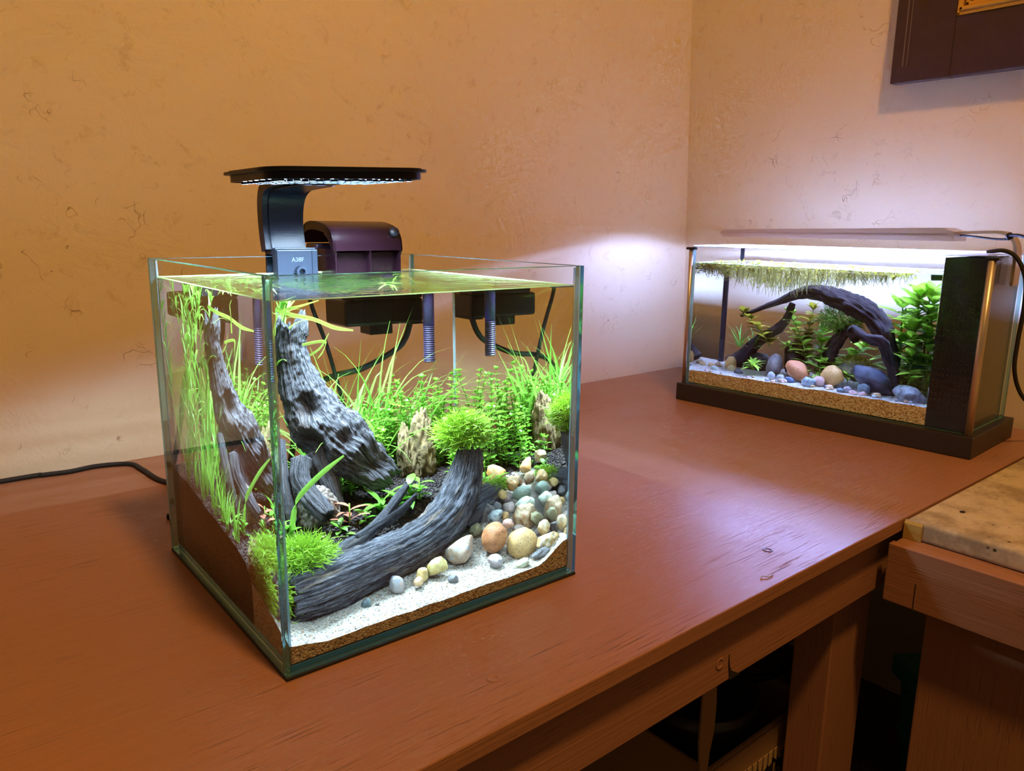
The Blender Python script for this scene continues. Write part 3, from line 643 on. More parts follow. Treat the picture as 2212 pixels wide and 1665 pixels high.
PEB = [  # name, label, material, centre, width, height, depth, roll, rough, cuts
    ('pebble', 'large round brown stone with dark speckles beside the log', 'brown', (.2187, .056, .0428), .0250, .0275, .026, 0, .06, 0),
    ('pebble', 'largest round tan stone with fine speckles at the sand edge', 'tan', (.2464, .0455, .0318), .0305, .0300, .028, .2, .06, 0),
    ('pebble', 'tall cream stone stained brown behind the large tan stone', 'creamb', (.2640, .0740, .0480), .0245, .0290, .020, .6, .16, 2),
    ('pebble', 'blocky pinkish white quartz stone lying against the log', 'quartz', (.1840, .0640, .0385), .0310, .0240, .022, -.35, .16, 5),
    ('pebble', 'pale yellow glossy pebble beside the quartz stone', 'yellow', (.1541, .0500, .0330), .0192, .0160, .014, -.5, .12, 3),
    ('pebble', 'small ochre angular pebble beside the pale yellow pebble', 'ytan', (.1383, .0510, .0300), .0135, .0128, .011, .6, .14, 4),
    ('pebble', 'tiny light orange pebble in front of the ochre pebble', 'orange', (.1309, .0420, .0280), .0086, .0080, .008, 0, .1, 0),
    ('pebble', 'grey-blue oval pebble on the sand below the log', 'greyb', (.1124, .0490, .0288), .0122, .0176, .012, -.45, .1, 1),
    ('pebble', 'blackish green angular chip on the sand below the log', 'dgreen', (.0805, .0400, .0245), .0090, .0078, .008, .4, .15, 5),
    ('pebble', 'tiny black pebble beside the blackish green chip', 'dark', (.0887, .0350, .0226), .0030, .0026, .003, 0, .1, 0),
    ('pebble', 'small dark grey pebble alone on the sand', 'dgrey', (.1619, .0320, .0240), .0098, .0076, .008, .2, .12, 2),
    ('pebble', 'pink and grey granite pebble below the brown speckled stone', 'pinkg', (.2090, .0345, .0272), .0150, .0124, .012, .25, .12, 1),
    ('pebble', 'long dark grey pebble near the right pane', 'dgrey', (.2545, .0190, .0255), .0190, .0095, .010, -.25, .16, 2),
    ('pebble', 'long pale green pebble against the front pane', 'pale', (.2328, .0175, .0222), .0155, .0092, .010, -.35, .12, 3),
    ('pebble', 'white and tan chipped stone near the right front corner', 'whitet', (.2655, .0240, .0345), .0250, .0165, .016, -.2, .2, 5),
    ('pebble', 'cream stone above the chipped white stone', 'whitet', (.2705, .0410, .0430), .0125, .0155, .012, .3, .16, 3),
    ('pebble', 'grey-green smooth oval pebble high on the pile', 'green', (.2690, .0900, .0690), .0195, .0140, .014, -.2, .06, 0),
    ('pebble', 'white-green speckled oval pebble under the grey-green one', 'speck', (.2690, .0820, .0590), .0200, .0150, .014, -.3, .07, 0),
    ('pebble', 'white-pink stone beside the grey-green pebble', 'wpink', (.2560, .1020, .0655), .0130, .0110, .011, .4, .15, 3),
    ('pebble', 'grey and pink flecked stone under the white-pink one', 'wpink', (.2540, .0930, .0570), .0140, .0125, .011, -.2, .14, 3),
    ('pebble', 'blue-white stone with dark veins beside the log root', 'bluew', (.2335, .0830, .0552), .0168, .0128, .012, -.15, .12, 5),
    ('pebble', 'dark brown rock tucked against the log root', 'dark', (.2270, .0930, .0545), .0160, .0210, .014, .5, .2, 3),
    ('pebble', 'small tan pebble between the pile stones', 'tan', (.2460, .0850, .0515), .0082, .0080, .008, 0, .1, 1),
    ('pebble', 'flat pink pebble above the brown speckled stone', 'pink', (.2420, .0700, .0478), .0112, .0095, .009, .3, .1, 3),
    ('pebble', 'orange and cream stone at the top of the pile', 'orangec', (.2640, .1010, .0780), .0150, .0150, .012, .4, .18, 5),
    ('pebble', 'olive brown rough stone behind the brown speckled stone', 'olive', (.2110, .0840, .0455), .0140, .0120, .012, 0, .2, 2),
    ('pebble', 'olive stone wedged beside the right pane', 'olive', (.2720, .0620, .0475), .0130, .0140, .012, .2, .2, 2),
    ('pebble', 'cream angular rock on the soil behind the log', 'whitet', (.2360, .1560, .0860), .0230, .0130, .014, -.3, .2, 5),
    ('pebble', 'pale orange rock on the soil by the right pane', 'orangec', (.2630, .1400, .0820), .0200, .0170, .014, .5, .2, 5),
    ('pebble', 'brown-grey stone between the flat pink and cream stones', 'greybr', (.2520, .0640, .0400), .0140, .0110, .012, .2, .18, 2),
    ('pebble', 'ochre stone behind the speckled white-green pebble', 'ytan', (.2500, .1000, .0690), .0120, .0100, .011, .5, .18, 3),
    ('pebble', 'grey stone behind the blue-white stone', 'dgrey', (.2400, .0960, .0590), .0120, .0110, .011, .1, .18, 2),
    ('pebble', 'dark brown stone low in the pile by the right pane', 'dark', (.2730, .0520, .0370), .0110, .0120, .011, .1, .18, 2),
    ('pebble', 'light brown stone beside the orange and cream stone', 'creamb', (.2740, .1120, .0770), .0130, .0120, .011, .3, .18, 3),
    ('pebble', 'flat ochre rock beneath the moss at the log end', 'ytan', (.2460, .1260, .0755), .0170, .0090, .012, .1, .2, 4),
]
for i, (nm, lb, mt, c, w, h, d, roll, rg, ct) in enumerate(PEB):
    stone(nm, lb, c, (w * 1.07, d * 1.07, h * 1.07), SM[mt], F1, (0, roll, -.6), 100 + i, rg, ct + (1 if rg > .065 else 0), 4 if w > .014 else 3, 'pebble', PG)
def craggy(name, label, c, size, seed, lean, mat, holes):
    V, Fc = ico(5); rs = random.Random(seed); off = Vector((rs.random() * 9, rs.random() * 9, rs.random() * 9)); mb = MB(); out = []; c = Vector(c)
    for v in V:
        p = Vector((v.x, v.y, v.z)); k = (v.z + 1) / 2
        s = 1 + .20 * noise.noise(v * 1.6 + off) + .12 * noise.noise(v * 4.2 + off) + .06 * noise.noise(v * 10 + off)
        rdg = abs(noise.noise(v * 3.1 + off * 2)); s -= .16 * max(0, .22 - rdg) / .22
        for (hx, hy, hz, hr, hd) in holes:
            dd = (v - Vector((hx, hy, hz)).normalized()).length
            if dd < hr: s -= hd * (1 - (dd / hr) ** 2)
        q = Vector((p.x * size[0] / 2, p.y * size[1] / 2, p.z * size[2] / 2)) * s
        q.x *= 1 - .42 * k; q.y *= 1 - .4 * k; q.x += lean[0] * k; q.y += lean[1] * k; out.append(c + q)
    mb.add(out, Fc, 0, True); return solo(name, mb, mat, label, 'stone', F1, c)
craggy('clay_rock', 'ochre pitted rock standing among plants behind the log', (.2010, .2020, .1080), (.040, .030, .082), 5, (.006, .004), SM['dragon'], [(-.1, -1, .35, .30, .36), (.45, -1, -.2, .25, .28), (-.5, -.9, -.45, .26, .28), (.9, -.4, .4, .3, .3), (.7, .5, 0, .3, .25)])
craggy('clay_rock', 'small pale rock at the foot of the pitted rock', (.1860, .2040, .1060), (.020, .020, .056), 9, (.0, .002), SM['dragon'], [(-.3, -1, .1, .3, .25)])
craggy('clay_rock', 'ochre rock lying under the moss at the left of the log', (.0230, .0770, .0640), (.046, .030, .034), 13, (0, 0), SM['dragon'], [(-.8, -.4, .3, .3, .25)])
craggy('clay_rock', 'grey-brown rock beneath the tall driftwood', (.0760, .1450, .0840), (.048, .032, .040), 17, (0, 0), SM['greybr'], [(.2, -1, .2, .3, .25)])

# ================================================================ DRIFTWOOD
def wood(mb, pts, rad, seed, nring=64, span=14, groove=.10, lump=.10, ell=(1, 1), dents=(), end_ragged=.0, twist=0.0, start_ragged=0.0, rug=.07):
    """swept limb with lengthwise grain; pts (x,y,z), rad per point"""
    q = spline([(*p, r) for p, r in zip(pts, rad)], span); P = [Vector(p[:3]) for p in q]; rr = [p[3] for p in q]; fr = frames(P); k = len(P)
    off = seed * 7.31; V = []; Gr = []; Fc = []; s = 0.0
    for i in range(k):
        if i: s += (P[i] - P[i - 1]).length
        t, a, b = fr[i]
        for j in range(nring):
            th = 2 * PI * j / nring + twist * s; cx, sy_ = math.cos(2 * PI * j / nring), math.sin(2 * PI * j / nring)
            g1 = noise.noise(Vector((cx * 4.2 + off, sy_ * 4.2, s * 9 + off))); g2 = noise.noise(Vector((cx * 9 + off, sy_ * 9, s * 14))); lp = noise.noise(Vector((cx * 1.1, sy_ * 1.1 + off, s * 26)))
            g3 = noise.noise(Vector((cx * 15 + off, sy_ * 15, s * 22))); r = rr[i] * (1 + lump * lp + groove * (g1 - .9 * max(0, .18 - abs(g2)) / .18 * .6 + .45 * g3))
            d = (a * math.cos(th) * ell[0] + b * math.sin(th) * ell[1]); p = P[i] + d * r
            if i == k - 1 or i == k - 2: p = p + t * end_ragged * (noise.noise(Vector((cx * 3 + off, sy_ * 3, 3.1))) + .5 * noise.noise(Vector((cx * 8, sy_ * 8 + off, 1)))) * (1 if i == k - 1 else .5)
            if i <= 1: p = p - t * start_ragged * noise.noise(Vector((cx * 3 + off, sy_ * 3, 9.1)))
            for (c, dr, dp) in dents:
                e = (p - Vector(c)).length
                if e < dr: p = p - d.normalized() * dp * (1 - (e / dr) ** 2) ** 1.5
            if rug: p = p + d.normalized() * rr[i] * rug * (noise.noise(p * 75) + .6 * noise.noise(p * 190) + .4 * noise.noise(p * 420))
            V.append(p); Gr.append((cx + off, sy_, s * 30))
    for i in range(k - 1):
        for j in range(nring): Fc.append((i * nring + j, i * nring + (j + 1) % nring, (i + 1) * nring + (j + 1) % nring, (i + 1) * nring + j))
    n0 = len(V); V += [P[0] + fr[0][0] * rr[0] * .25, P[-1] - fr[-1][0] * rr[-1] * .35]; Gr += [(off, 0, 0), (off, 0, s * 30)]
    for j in range(nring): Fc.append((n0, (j + 1) % nring, j)); Fc.append((n0 + 1, (k - 1) * nring + j, (k - 1) * nring + (j + 1) % nring))
    return mb.add(V, Fc, 0, True, Gr)
M['log'] = wood_mat('weathered_grey_wood', (.008, .0075, .010), (.052, .050, .058), (.20, .195, .22), (.30, .20, .11), 1.4)
M['stump'] = wood_mat('pale_grey_stump', (.009, .008, .010), (.060, .056, .062), (.21, .20, .22), (.15, .10, .07), 1.5)
lg = Thing('driftwood_log', 'curved grey driftwood log lying across the sand', 'driftwood', F1, (.11, .075, .03))
mb = wood(MB(), [(.0175, .054, .0440), (.045, .058, .0440), (.080, .066, .0445), (.115, .074, .0460), (.148, .082, .0500), (.176, .091, .0590), (.198, .100, .0760), (.211, .107, .0970), (.2185, .1115, .1195)],
          [.0205, .0225, .0215, .0205, .0205, .0215, .0215, .0175, .0135], 3, 120, 14, .085, .07, (1, .95), end_ragged=.007, start_ragged=.006)
lg.part('trunk', mb, M['log'])
mb = wood(MB(), [(.0700, .0860, .0580), (.0950, .0920, .0640), (.1180, .0990, .0740), (.1380, .1060, .0890), (.1490, .1110, .0970)], [.0070, .0062, .0052, .0046, .0032], 5, 28, 8, .12, .12, end_ragged=.004)
lg.part('branch', mb, M['log'], label='thin side branch splitting from the log')
mb = wood(MB(), [(.0900, .0890, .0660), (.1180, .0960, .0720), (.1400, .1010, .0790), (.1560, .1050, .0880)], [.0045, .0055, .0048, .0022], 8, 24, 7, .14, .14, (1, .6), end_ragged=.003)
lg.part('branch', mb, M['log'])
mb = wood(MB(), [(.2080, .1060, .0600), (.2260, .1100, .0640), (.2420, .1120, .0690), (.2560, .1130, .0720)], [.0130, .0150, .0130, .0080], 11, 40, 8, .12, .14, end_ragged=.005)
lg.part('root', mb, M['log'])
mb = wood(MB(), [(.2060, .1020, .0500), (.2240, .1020, .0590), (.2400, .1030, .0640)], [.010, .0115, .007], 12, 36, 8, .12, .2, end_ragged=.004)
lg.part('root', mb, M['log'])
mb = wood(MB(), [(.0430, .0560, .0300), (.0640, .0570, .0270), (.0900, .0620, .0285)], [.0060, .0085, .0060], 14, 30, 7, .12, .14)
lg.part('bark_flap', mb, M['log'])

st = Thing('driftwood_stump', 'tall pale grey driftwood stump reaching to the water surface', 'driftwood', F1, (.09, .18, .08))
mb = wood(MB(), [(.1500, .1590, .0930), (.1300, .1630, .1120), (.1080, .1740, .1330), (.0940, .1870, .1530), (.0850, .1970, .1760), (.0795, .2030, .2000), (.0775, .2060, .2200), (.0795, .2060, .2370)],
          [.0135, .0215, .0275, .0275, .0215, .0155, .0142, .0140], 21, 150, 16, .12, .10, (1, .85), dents=[((.0760, .1660, .1740), .020, .018), ((.1330, .1440, .1180), .020, .011), ((.0650, .1600, .1300), .028, .026), ((.110, .150, .140), .012, .006)], end_ragged=.014, start_ragged=.010, rug=.13)
st.part('trunk', mb, M['stump'])
mb = wood(MB(), [(.0850, .2060, .2300), (.0880, .2050, .2420), (.0895, .2040, .2510)], [.0085, .0060, .0026], 23, 26, 7, .2, .2, end_ragged=.006, rug=.15)
st.part('snag', mb, M['stump'])
mb = wood(MB(), [(.0690, .1640, .1260), (.0640, .1540, .1120), (.0660, .1440, .1020), (.0700, .1320, .0930), (.0760, .1180, .0830)], [.0090, .0095, .0085, .0090, .0070], 25, 44, 9, .14, .16, end_ragged=.004, rug=.12)
st.part('root', mb, M['stump'])
mb = wood(MB(), [(.0540, .1800, .1420), (.0500, .1690, .1260), (.0480, .1580, .1080), (.0480, .1500, .0880), (.0500, .1460, .0760)], [.0060, .0075, .0080, .0085, .0090], 26, 36, 9, .14, .16, rug=.12)
st.part('root', mb, M['stump'])
mb = wood(MB(), [(.0880, .1780, .1260), (.0900, .1680, .1060), (.0930, .1600, .0900), (.0950, .1560, .0780)], [.0150, .0130, .0110, .0090], 27, 40, 9, .14, .18, rug=.12)
st.part('root', mb, M['stump'])

# ================================================================ PLANTS
M['grass'] = leaf_mat('grass_leaf', (.16, .44, .045), (.36, .66, .10))
M['stemleaf'] = leaf_mat('small_leaf', (.14, .42, .030), (.34, .62, .06))
M['broad'] = leaf_mat('broad_leaf', (.09, .36, .030), (.25, .55, .06))
M['stalk'] = leaf_mat('stalk', (.20, .38, .05), (.34, .48, .09), .15)
M['moss'] = leaf_mat('moss_strand', (.26, .52, .02), (.52, .76, .07), .35)
M['redleaf'] = leaf_mat('red_leaf', (.52, .13, .08), (.70, .30, .18))
M['lime'] = leaf_mat('lime_leaf', (.30, .56, .03), (.50, .72, .08), .4)
M['olive'] = leaf_mat('olive_leaf', (.24, .21, .012), (.48, .38, .03), .35)
M['runner'] = leaf_mat('lime_runner', (.42, .62, .06), (.56, .74, .14), .35)
def ribbon(mb, pts, width, prof, side=None, fold=.25):
    """leaf blade along pts: three vertices across, slightly folded"""
    pts = [Vector(p) for p in pts]; k = len(pts); V = []; Fc = []
    for i, p in enumerate(pts):
        t = (pts[min(i + 1, k - 1)] - pts[max(i - 1, 0)]); t = t.normalized() if t.length > 1e-9 else Vector((0, 0, 1))
        s = side - t * side.dot(t) if side is not None else t.orthogonal()
        s = s.normalized() if s.length > 1e-6 else t.orthogonal().normalized(); n = t.cross(s); w = width * prof(i / (k - 1)) / 2
        V += [p - s * w + n * w * fold, p, p + s * w + n * w * fold]
    for i in range(k - 1):
        a = i * 3; Fc += [(a, a + 1, a + 4, a + 3), (a + 1, a + 2, a + 5, a + 4)]
    return mb.add(V, Fc, 0, True)
blade_prof = lambda t: (.55 + .45 * sstep(0, .25, t)) * (1 - .93 * sstep(.45, 1.0, t))
oval_prof = lambda t: max(.10, math.sin(PI * (.06 + .92 * t)) ** .75)
lance_prof = lambda t: max(.07, math.sin(PI * (.05 + .93 * t ** .85)))
def blade_pts(base, az, lean, length, droop, n=9, wig=.0, lim=None):
    p = Vector(base); out = [p.copy()]; el = PI / 2 - lean; a = az
    for i in range(n - 1):
        t = i / (n - 1); e = el - droop * t ** 1.6; st_ = length / (n - 1)
        p = p + Vector((math.cos(e) * math.cos(a), math.cos(e) * math.sin(a), math.sin(e))) * st_
        a += wig * (R.random() - .5)
        if lim:
            p.x = clamp(p.x, lim[0], lim[1]); p.y = clamp(p.y, lim[2], lim[3]); p.z = min(p.z, lim[4] - .001 * R.random())
        out.append(p.copy())
    return out
LIM1 = (SI + .001, L - SI - .001, SI + .001, D - SI - .001, WZ - .0015)
def grass_plant(base, n, hmin, hmax, label, group, frame=F1, lim=LIM1, w=(.0020, .0036), lean=.5, droop=1.5, az0=None, mat='grass', name='grass_plant'):
    t = Thing(name, label, 'plant', frame, base, group)
    for i in range(n):
        az = R.random() * 2 * PI if az0 is None else az0 + (R.random() - .5) * 2.4
        pts = blade_pts(Vector(base) + Vector((R.gauss(0, .0015), R.gauss(0, .0015), -.002)), az, lean * R.random(), hmin + (hmax - hmin) * R.random(), droop * R.random() ** 1.3, 9, .25, lim)
        mb = MB(); ribbon(mb, pts, w[0] + (w[1] - w[0]) * R.random(), blade_prof, Vector((-math.sin(az), math.cos(az), 0)))
        t.part('leaf', mb, M[mat])
    return t
def stem_plant(base, h, label, group, frame=F1, lim=LIM1, leaf=.0088, lw=.0044, nodes=None, lean=.25, mat='stemleaf', per=3, name='stem_plant', smat='stalk', each=False, prof=oval_prof, cat='plant', az=None, droop=.35):
    t = Thing(name, label, cat, frame, base, group)
    az = R.random() * 2 * PI if az is None else az
    pts = blade_pts(Vector(base) - Vector((0, 0, .003)), az, lean * R.random(), h, droop * R.random(), 12, .5, lim)
    t.part('stem', MB().tube(pts, [.0007 * (1 - .4 * i / 11) * (leaf / .0075) ** .5 for i in range(12)], 5, caps=False), M[smat])
    nodes = nodes or int(h / .0062); mb = MB()
    for k in range(1, nodes + 1):
        u = k / nodes * 11; i = min(10, int(u)); p = Vector(pts[i]).lerp(Vector(pts[i + 1]), u - i); a0 = R.random() * 6.28; q = per + (2 if k == nodes else 0)
        for j in range(q):
            a = a0 + 2 * PI * j / q + R.gauss(0, .2); l = leaf * (.75 + .45 * R.random()) * (.7 if k == nodes else 1); el = .15 + .6 * R.random() + (.35 if k == nodes else 0)
            d = Vector((math.cos(a) * math.cos(el), math.sin(a) * math.cos(el), math.sin(el))); s = Vector((-math.sin(a), math.cos(a), 0))
            m_ = MB() if each else mb
            lp = [p + d * l * f - Vector((0, 0, l * .22 * f * f)) for f in (0, .3, .65, 1)]
            if lim:
                for v in lp: v.x = clamp(v.x, lim[0], lim[1]); v.y = clamp(v.y, lim[2], lim[3]); v.z = min(v.z, lim[4])
            ribbon(m_, lp, lw * (.8 + .4 * R.random()), prof, s)
            if each: t.part('leaf', m_, M[mat])
    if not each: t.part('leaves', mb, M[mat], kind='stuff')
    return t
def moss(name, label, c, rx, ry, rz, n, ln, frame=F1, mat='moss', up=.35, w=.0010, cat='moss', lim=None, spread=1.0):
    mb = MB(); c = Vector(c)
    for i in range(n):
        d = Vector((R.gauss(0, 1), R.gauss(0, 1), R.gauss(0, 1) + up)).normalized(); r_ = R.random() ** .4
        p = c + Vector((d.x * rx, d.y * ry, d.z * rz)) * r_; dd = (d + Vector((R.gauss(0, .5), R.gauss(0, .5), R.gauss(0, .4) + up * .6)) * spread).normalized(); l = ln * (.5 + R.random())
        pp = [p, p + dd * l * .5 + Vector((R.gauss(0, .1), R.gauss(0, .1), R.gauss(0, .1))) * l, p + dd * l + Vector((R.gauss(0, .25), R.gauss(0, .25), R.gauss(0, .2))) * l]
        if lim:
            for v in pp: v.x = clamp(v.x, lim[0], lim[1]); v.y = clamp(v.y, lim[2], lim[3])
        ribbon(mb, pp, w * (.7 + .6 * R.random()), lambda t: 1 - .6 * t)
        if R.random() < .6:
            q = pp[1]; e = (dd + Vector((R.gauss(0, .7), R.gauss(0, .7), R.gauss(0, .7)))).normalized(); qq = [q, q + e * l * .4]
            if lim:
                for v in qq: v.x = clamp(v.x, lim[0], lim[1]); v.y = clamp(v.y, lim[2], lim[3])
            ribbon(mb, qq, w * .8, lambda t: 1 - .5 * t)
    return solo(name, mb, M[mat], label, cat, frame, c, kind='stuff')
# tall stems with narrow leaves in the back left corner, reaching the surface
GL = 'tall narrow-leaved stems in the back left corner'
for (a, b) in ((.020, .262), (.030, .245), (.024, .228), (.044, .262), (.040, .236), (.058, .250), (.034, .212), (.062, .268), (.018, .205), (.050, .218)):
    base = (a, b, soil_h(a, b)); top = .262 - base[2] + .02 * R.random()
    t = Thing('stem_grass', 'tall narrow-leaved stem reaching the surface in the back left corner', 'plant', F1, base, GL)
    pts = blade_pts(base, R.random() * 6.28, .10, top, .25, 14, .5, LIM1); t.part('stem', MB().tube(pts, .0007, 5, caps=False), M['stalk'])
    for k in range(3, 14):
        for j in range(2 if k < 11 else 3):
            az = R.random() * 6.28; lp = blade_pts(pts[k], az, .2 + .7 * R.random(), .018 + .024 * R.random(), 2.6 * R.random(), 7, .5, LIM1)
            t.part('leaf', ribbon(MB(), lp, .0024 + .0016 * R.random(), blade_prof, Vector((-math.sin(az), math.cos(az), 0))), M['grass'])
# thin hair-like bunch low along the left pane
HG = 'fine grass tufts along the left pane'
for (a, b) in ((.012, .235), (.016, .215), (.012, .195), (.022, .180), (.014, .165), (.020, .150), (.013, .135), (.028, .200), (.030, .165), (.018, .118)):
    grass_plant((a, b, soil_h(a, b)), 11, .045, .085 if b > .15 else .05, 'fine grass tuft growing on the dark soil by the left pane', HG, w=(.0016, .0026), lean=.45, droop=1.5)
# broad swathe of grass along the back
GB = 'long grass along the back of the cube'
for (a, b, hm) in ((.110, .262, .11), (.124, .245, .10), (.136, .268, .13), (.148, .250, .12), (.160, .266, .14), (.166, .240, .12), (.178, .256, .12), (.192, .268, .13), (.204, .250, .11), (.102, .240, .08), (.142, .230, .09), (.120, .225, .08)):
    grass_plant((a, b, soil_h(a, b)), 13, hm * .6, hm * 1.3, 'long-bladed green grass plant rooted along the back pane', GB, w=(.0022, .0042), lean=.95, droop=2.0)
# bushy small-leaved stems, back right
SB = 'bushy small-leaved stems at the back right'
for i in range(74):
    a = .172 + .104 * R.random(); b = .160 + .115 * R.random()
    if (a - .201) ** 2 + (b - .202) ** 2 < .018 ** 2 or (a - .186) ** 2 + (b - .204) ** 2 < .012 ** 2: b = .225 + .05 * R.random()
    if .150 < a < .218 and b < .222: a = .222 + .052 * R.random()
    h = .028 + .042 * R.random() + .35 * max(0, b - .2)
    stem_plant((a, b, soil_h(a, b)), h, 'bushy small-leaved stem in the green thicket behind the log', SB)
for i in range(30):
    a = .112 + .080 * R.random(); b = .185 + .05 * R.random()
    if a > .164: b = .228 + .02 * R.random()
    stem_plant((a, b, soil_h(a, b)), .025 + .035 * R.random(), 'small-leaved stem among the long grass beside the stump', 'small-leaved stems beside the stump')
# broad-leaved plants in front of the pitted rock and at the log
def rosette(base, n, l, w, label, mat='broad', frame=F1, lim=LIM1, el=(.2, 1.0), prof=lance_prof, group=None, name='leafy_plant', rise=0.0):
    t = Thing(name, label, 'plant', frame, base, group); a0 = R.random() * 6
    for i in range(n):
        a = a0 + 2.4 * i; e = el[0] + (el[1] - el[0]) * R.random(); ll = l * (.7 + .5 * R.random()); b0 = Vector(base) + Vector((0, 0, rise * i / n))
        pts = [b0]
        for k in range(1, 6):
            f = k / 5; ee = e - .7 * f; pts.append(pts[-1] + Vector((math.cos(ee) * math.cos(a), math.cos(ee) * math.sin(a), math.sin(ee))) * ll / 5)
        if lim:
            for v in pts: v.x = clamp(v.x, lim[0], lim[1]); v.y = clamp(v.y, lim[2], lim[3])
        t.part('leaf', ribbon(MB(), pts, w * (.8 + .4 * R.random()), prof, Vector((-math.sin(a), math.cos(a), 0)), .18), M[mat])
    if rise: t.part('stem', MB().tube([Vector(base) - Vector((0, 0, .003)), Vector(base) + Vector((0, 0, rise))], .0008, 6), M['stalk'])
    return t
rosette((.1650, .1440, .0720), 11, .022, .0085, 'green broad-leaved plant below the pitted rock', rise=.018)
rosette((.1750, .1420, .0720), 9, .018, .0080, 'bright green round-leaved plant beside the log bend', rise=.020, prof=oval_prof)
rosette((.1330, .1380, .0690), 10, .026, .0075, 'green lance-leaved plant in front of the stump foot', rise=.012)
rosette((.1500, .1340, .0700), 8, .020, .0080, 'low green plant behind the tip of the side branch', rise=.010)
rosette((.0985, .1270, .0660), 7, .021, .0072, 'small plant with pink-red leaves beside the stump', 'redleaf', rise=.022)
rosette((.1120, .1230, .0650), 8, .013, .0062, 'round-leaved green sprout next to the pink-red plant', rise=.014, prof=oval_prof)
rosette((.0860, .1170, .0640), 8, .013, .0060, 'round-leaved green sprout in front of the pink-red plant', rise=.012, prof=oval_prof)
rosette((.0400, .1230, .0650), 9, .014, .0062, 'round-leaved sprout near the left pane behind the moss', rise=.020, prof=oval_prof)
rosette((.0300, .1400, .0670), 8, .030, .0050, 'narrow-leaved sprout between the stump root and left pane', rise=.010)
rosette((.2700, .1750, .0790), 9, .018, .0090, 'round-leaved green plant by the right pane', rise=.012, prof=oval_prof)
rosette((.2550, .1180, .0740), 12, .012, .0060, 'small olive green plant among the pile stones', 'stemleaf', rise=.010, prof=oval_prof)
rosette((.2440, .1320, .0750), 10, .012, .0055, 'small curled green plant beside the log end', 'stemleaf', rise=.008, prof=oval_prof)
# single long stalks
def stalk(label, pts, w, mat='runner', frame=F1):
    p = [Vector(q) for q in spline(pts, 6)]; mb = MB(); ribbon(mb, p, w, lambda t: 1 - .6 * sstep(.75, 1, t), Vector((.3, -.2, 1)), .3)
    return solo('leaf_stalk', mb, M[mat], label, 'leaf', frame, p[0])
stalk('long lime leaf crossing behind the stump tip', [(.0654, .2000, .2541), (.0744, .1875, .2497), (.0900, .1750, .2457), (.1043, .1625, .2385), (.1169, .1500, .2362)], .0034)
stalk('thin lime leaf curving up to the surface beside the front edge', [(.0389, .1200, .2400), (.0420, .1230, .2540), (.0546, .1367, .2589), (.0714, .1533, .2595), (.0932, .1700, .2620)], .0022)
stalk('hooked lime leaf beside the upper stump', [(.0801, .1800, .2240), (.0940, .1775, .2259), (.0999, .1750, .2248), (.0962, .1725, .2172), (.0900, .1700, .2120)], .0026)
stalk('slim lime leaf rising behind the upper stump', [(.0835, .2000, .2087), (.1010, .2000, .2162), (.1113, .2000, .2300)], .0022)
stalk('single long green leaf leaning in front of the stump', [(.0440, .1240, .0700), (.0483, .1200, .0977), (.0549, .1133, .1117), (.0696, .1067, .1259), (.0863, .1000, .1380)], .0046, 'grass')
# floating bits on the surface
for (a, b, lb) in ((.060, .150, 'small lime plantlet floating near the left pane'), (.160, .120, 'tiny green plantlet floating at the middle of the surface'), (.225, .215, 'lime sprig floating beside the intake tube')):
    rosette((a, b, WZ - .002), 7, .016, .0030, lb, 'runner', el=(-.1, .35), name='floating_plantlet')
# moss
moss('moss_cushion', 'bright green moss cushion on the left end of the log', (.034, .066, .0700), .026, .020, .012, 1900, .0085, lim=(SI + .0006, .3, SI, .3))
moss('moss_drape', 'green moss hanging down the left end of the log to the sand', (.0125, .054, .0470), .0045, .017, .022, 1100, .0080, lim=(SI + .0006, .3, SI, .3), up=-.1)
moss('moss_tuft', 'round bright moss tuft on top of the log end', (.2140, .1180, .1345), .0240, .019, .013, 2600, .0100, up=.5)
moss('moss_patch', 'small dark green moss patch among the pile stones', (.2500, .1120, .0760), .014, .010, .006, 700, .004)

# ================================================================ SECOND AQUARIUM (frame 2)
L2, D2, H2 = .518, .193, .2915
M['silver'] = plain('brushed_aluminium', (.62, .54, .46), .38, metal=.85)
M['base2'] = plain('black_base_plastic', (.022, .018, .022), .42)
a2 = Thing('long_aquarium', 'long low glass aquarium on a black base in the corner', 'aquarium', F2, (L2 / 2, D2 / 2, 0))
a2.part('base', MB().box(0, L2, 0, D2, 0, .033, r=.0015), M['base2'])
gx0, gx1, gy0_, gy1_ = .0115, .5065, .0115, .1815; t2 = .0045
pane(a2, 'front_pane', gx0, gx1, gy0_, gy0_ + t2, .0332, H2, 1)
pane(a2, 'back_pane', gx0, gx1, gy1_ - t2, gy1_, .0332, H2, 1)
pane(a2, 'end_pane', gx0, gx0 + t2, gy0_ + t2 + G, gy1_ - t2 - G, .0332, H2, 0)
pane(a2, 'end_pane', gx1 - t2, gx1, gy0_ + t2 + G, gy1_ - t2 - G, .0332, H2, 0)
for (x, y) in ((.0095, .0105), (.5085, .0105)):
    o = a2.part('corner_post', MB().tube([(x, y, .033), (x, y, .2860)], .0052 if x > .1 else .0040, 14), M['silver'])
    a2.part('post_cap', MB().box(x - .009, x + .009, y - .005, y + .006, .2860, .2905, r=.001), M['black'], o)
a2.part('back_post', MB().box(gx0 + .004, gx0 + .010, gy1_ - .012, gy1_ - .006, .0332, .2880, r=.0008), M['black'])
CX = .4455
pt = N('dark_perforated_panel'); c = pt.co('Object', (1, 1, 1))
pt.set(Base_Color=(.010, .011, .018, 1), Roughness=.25)
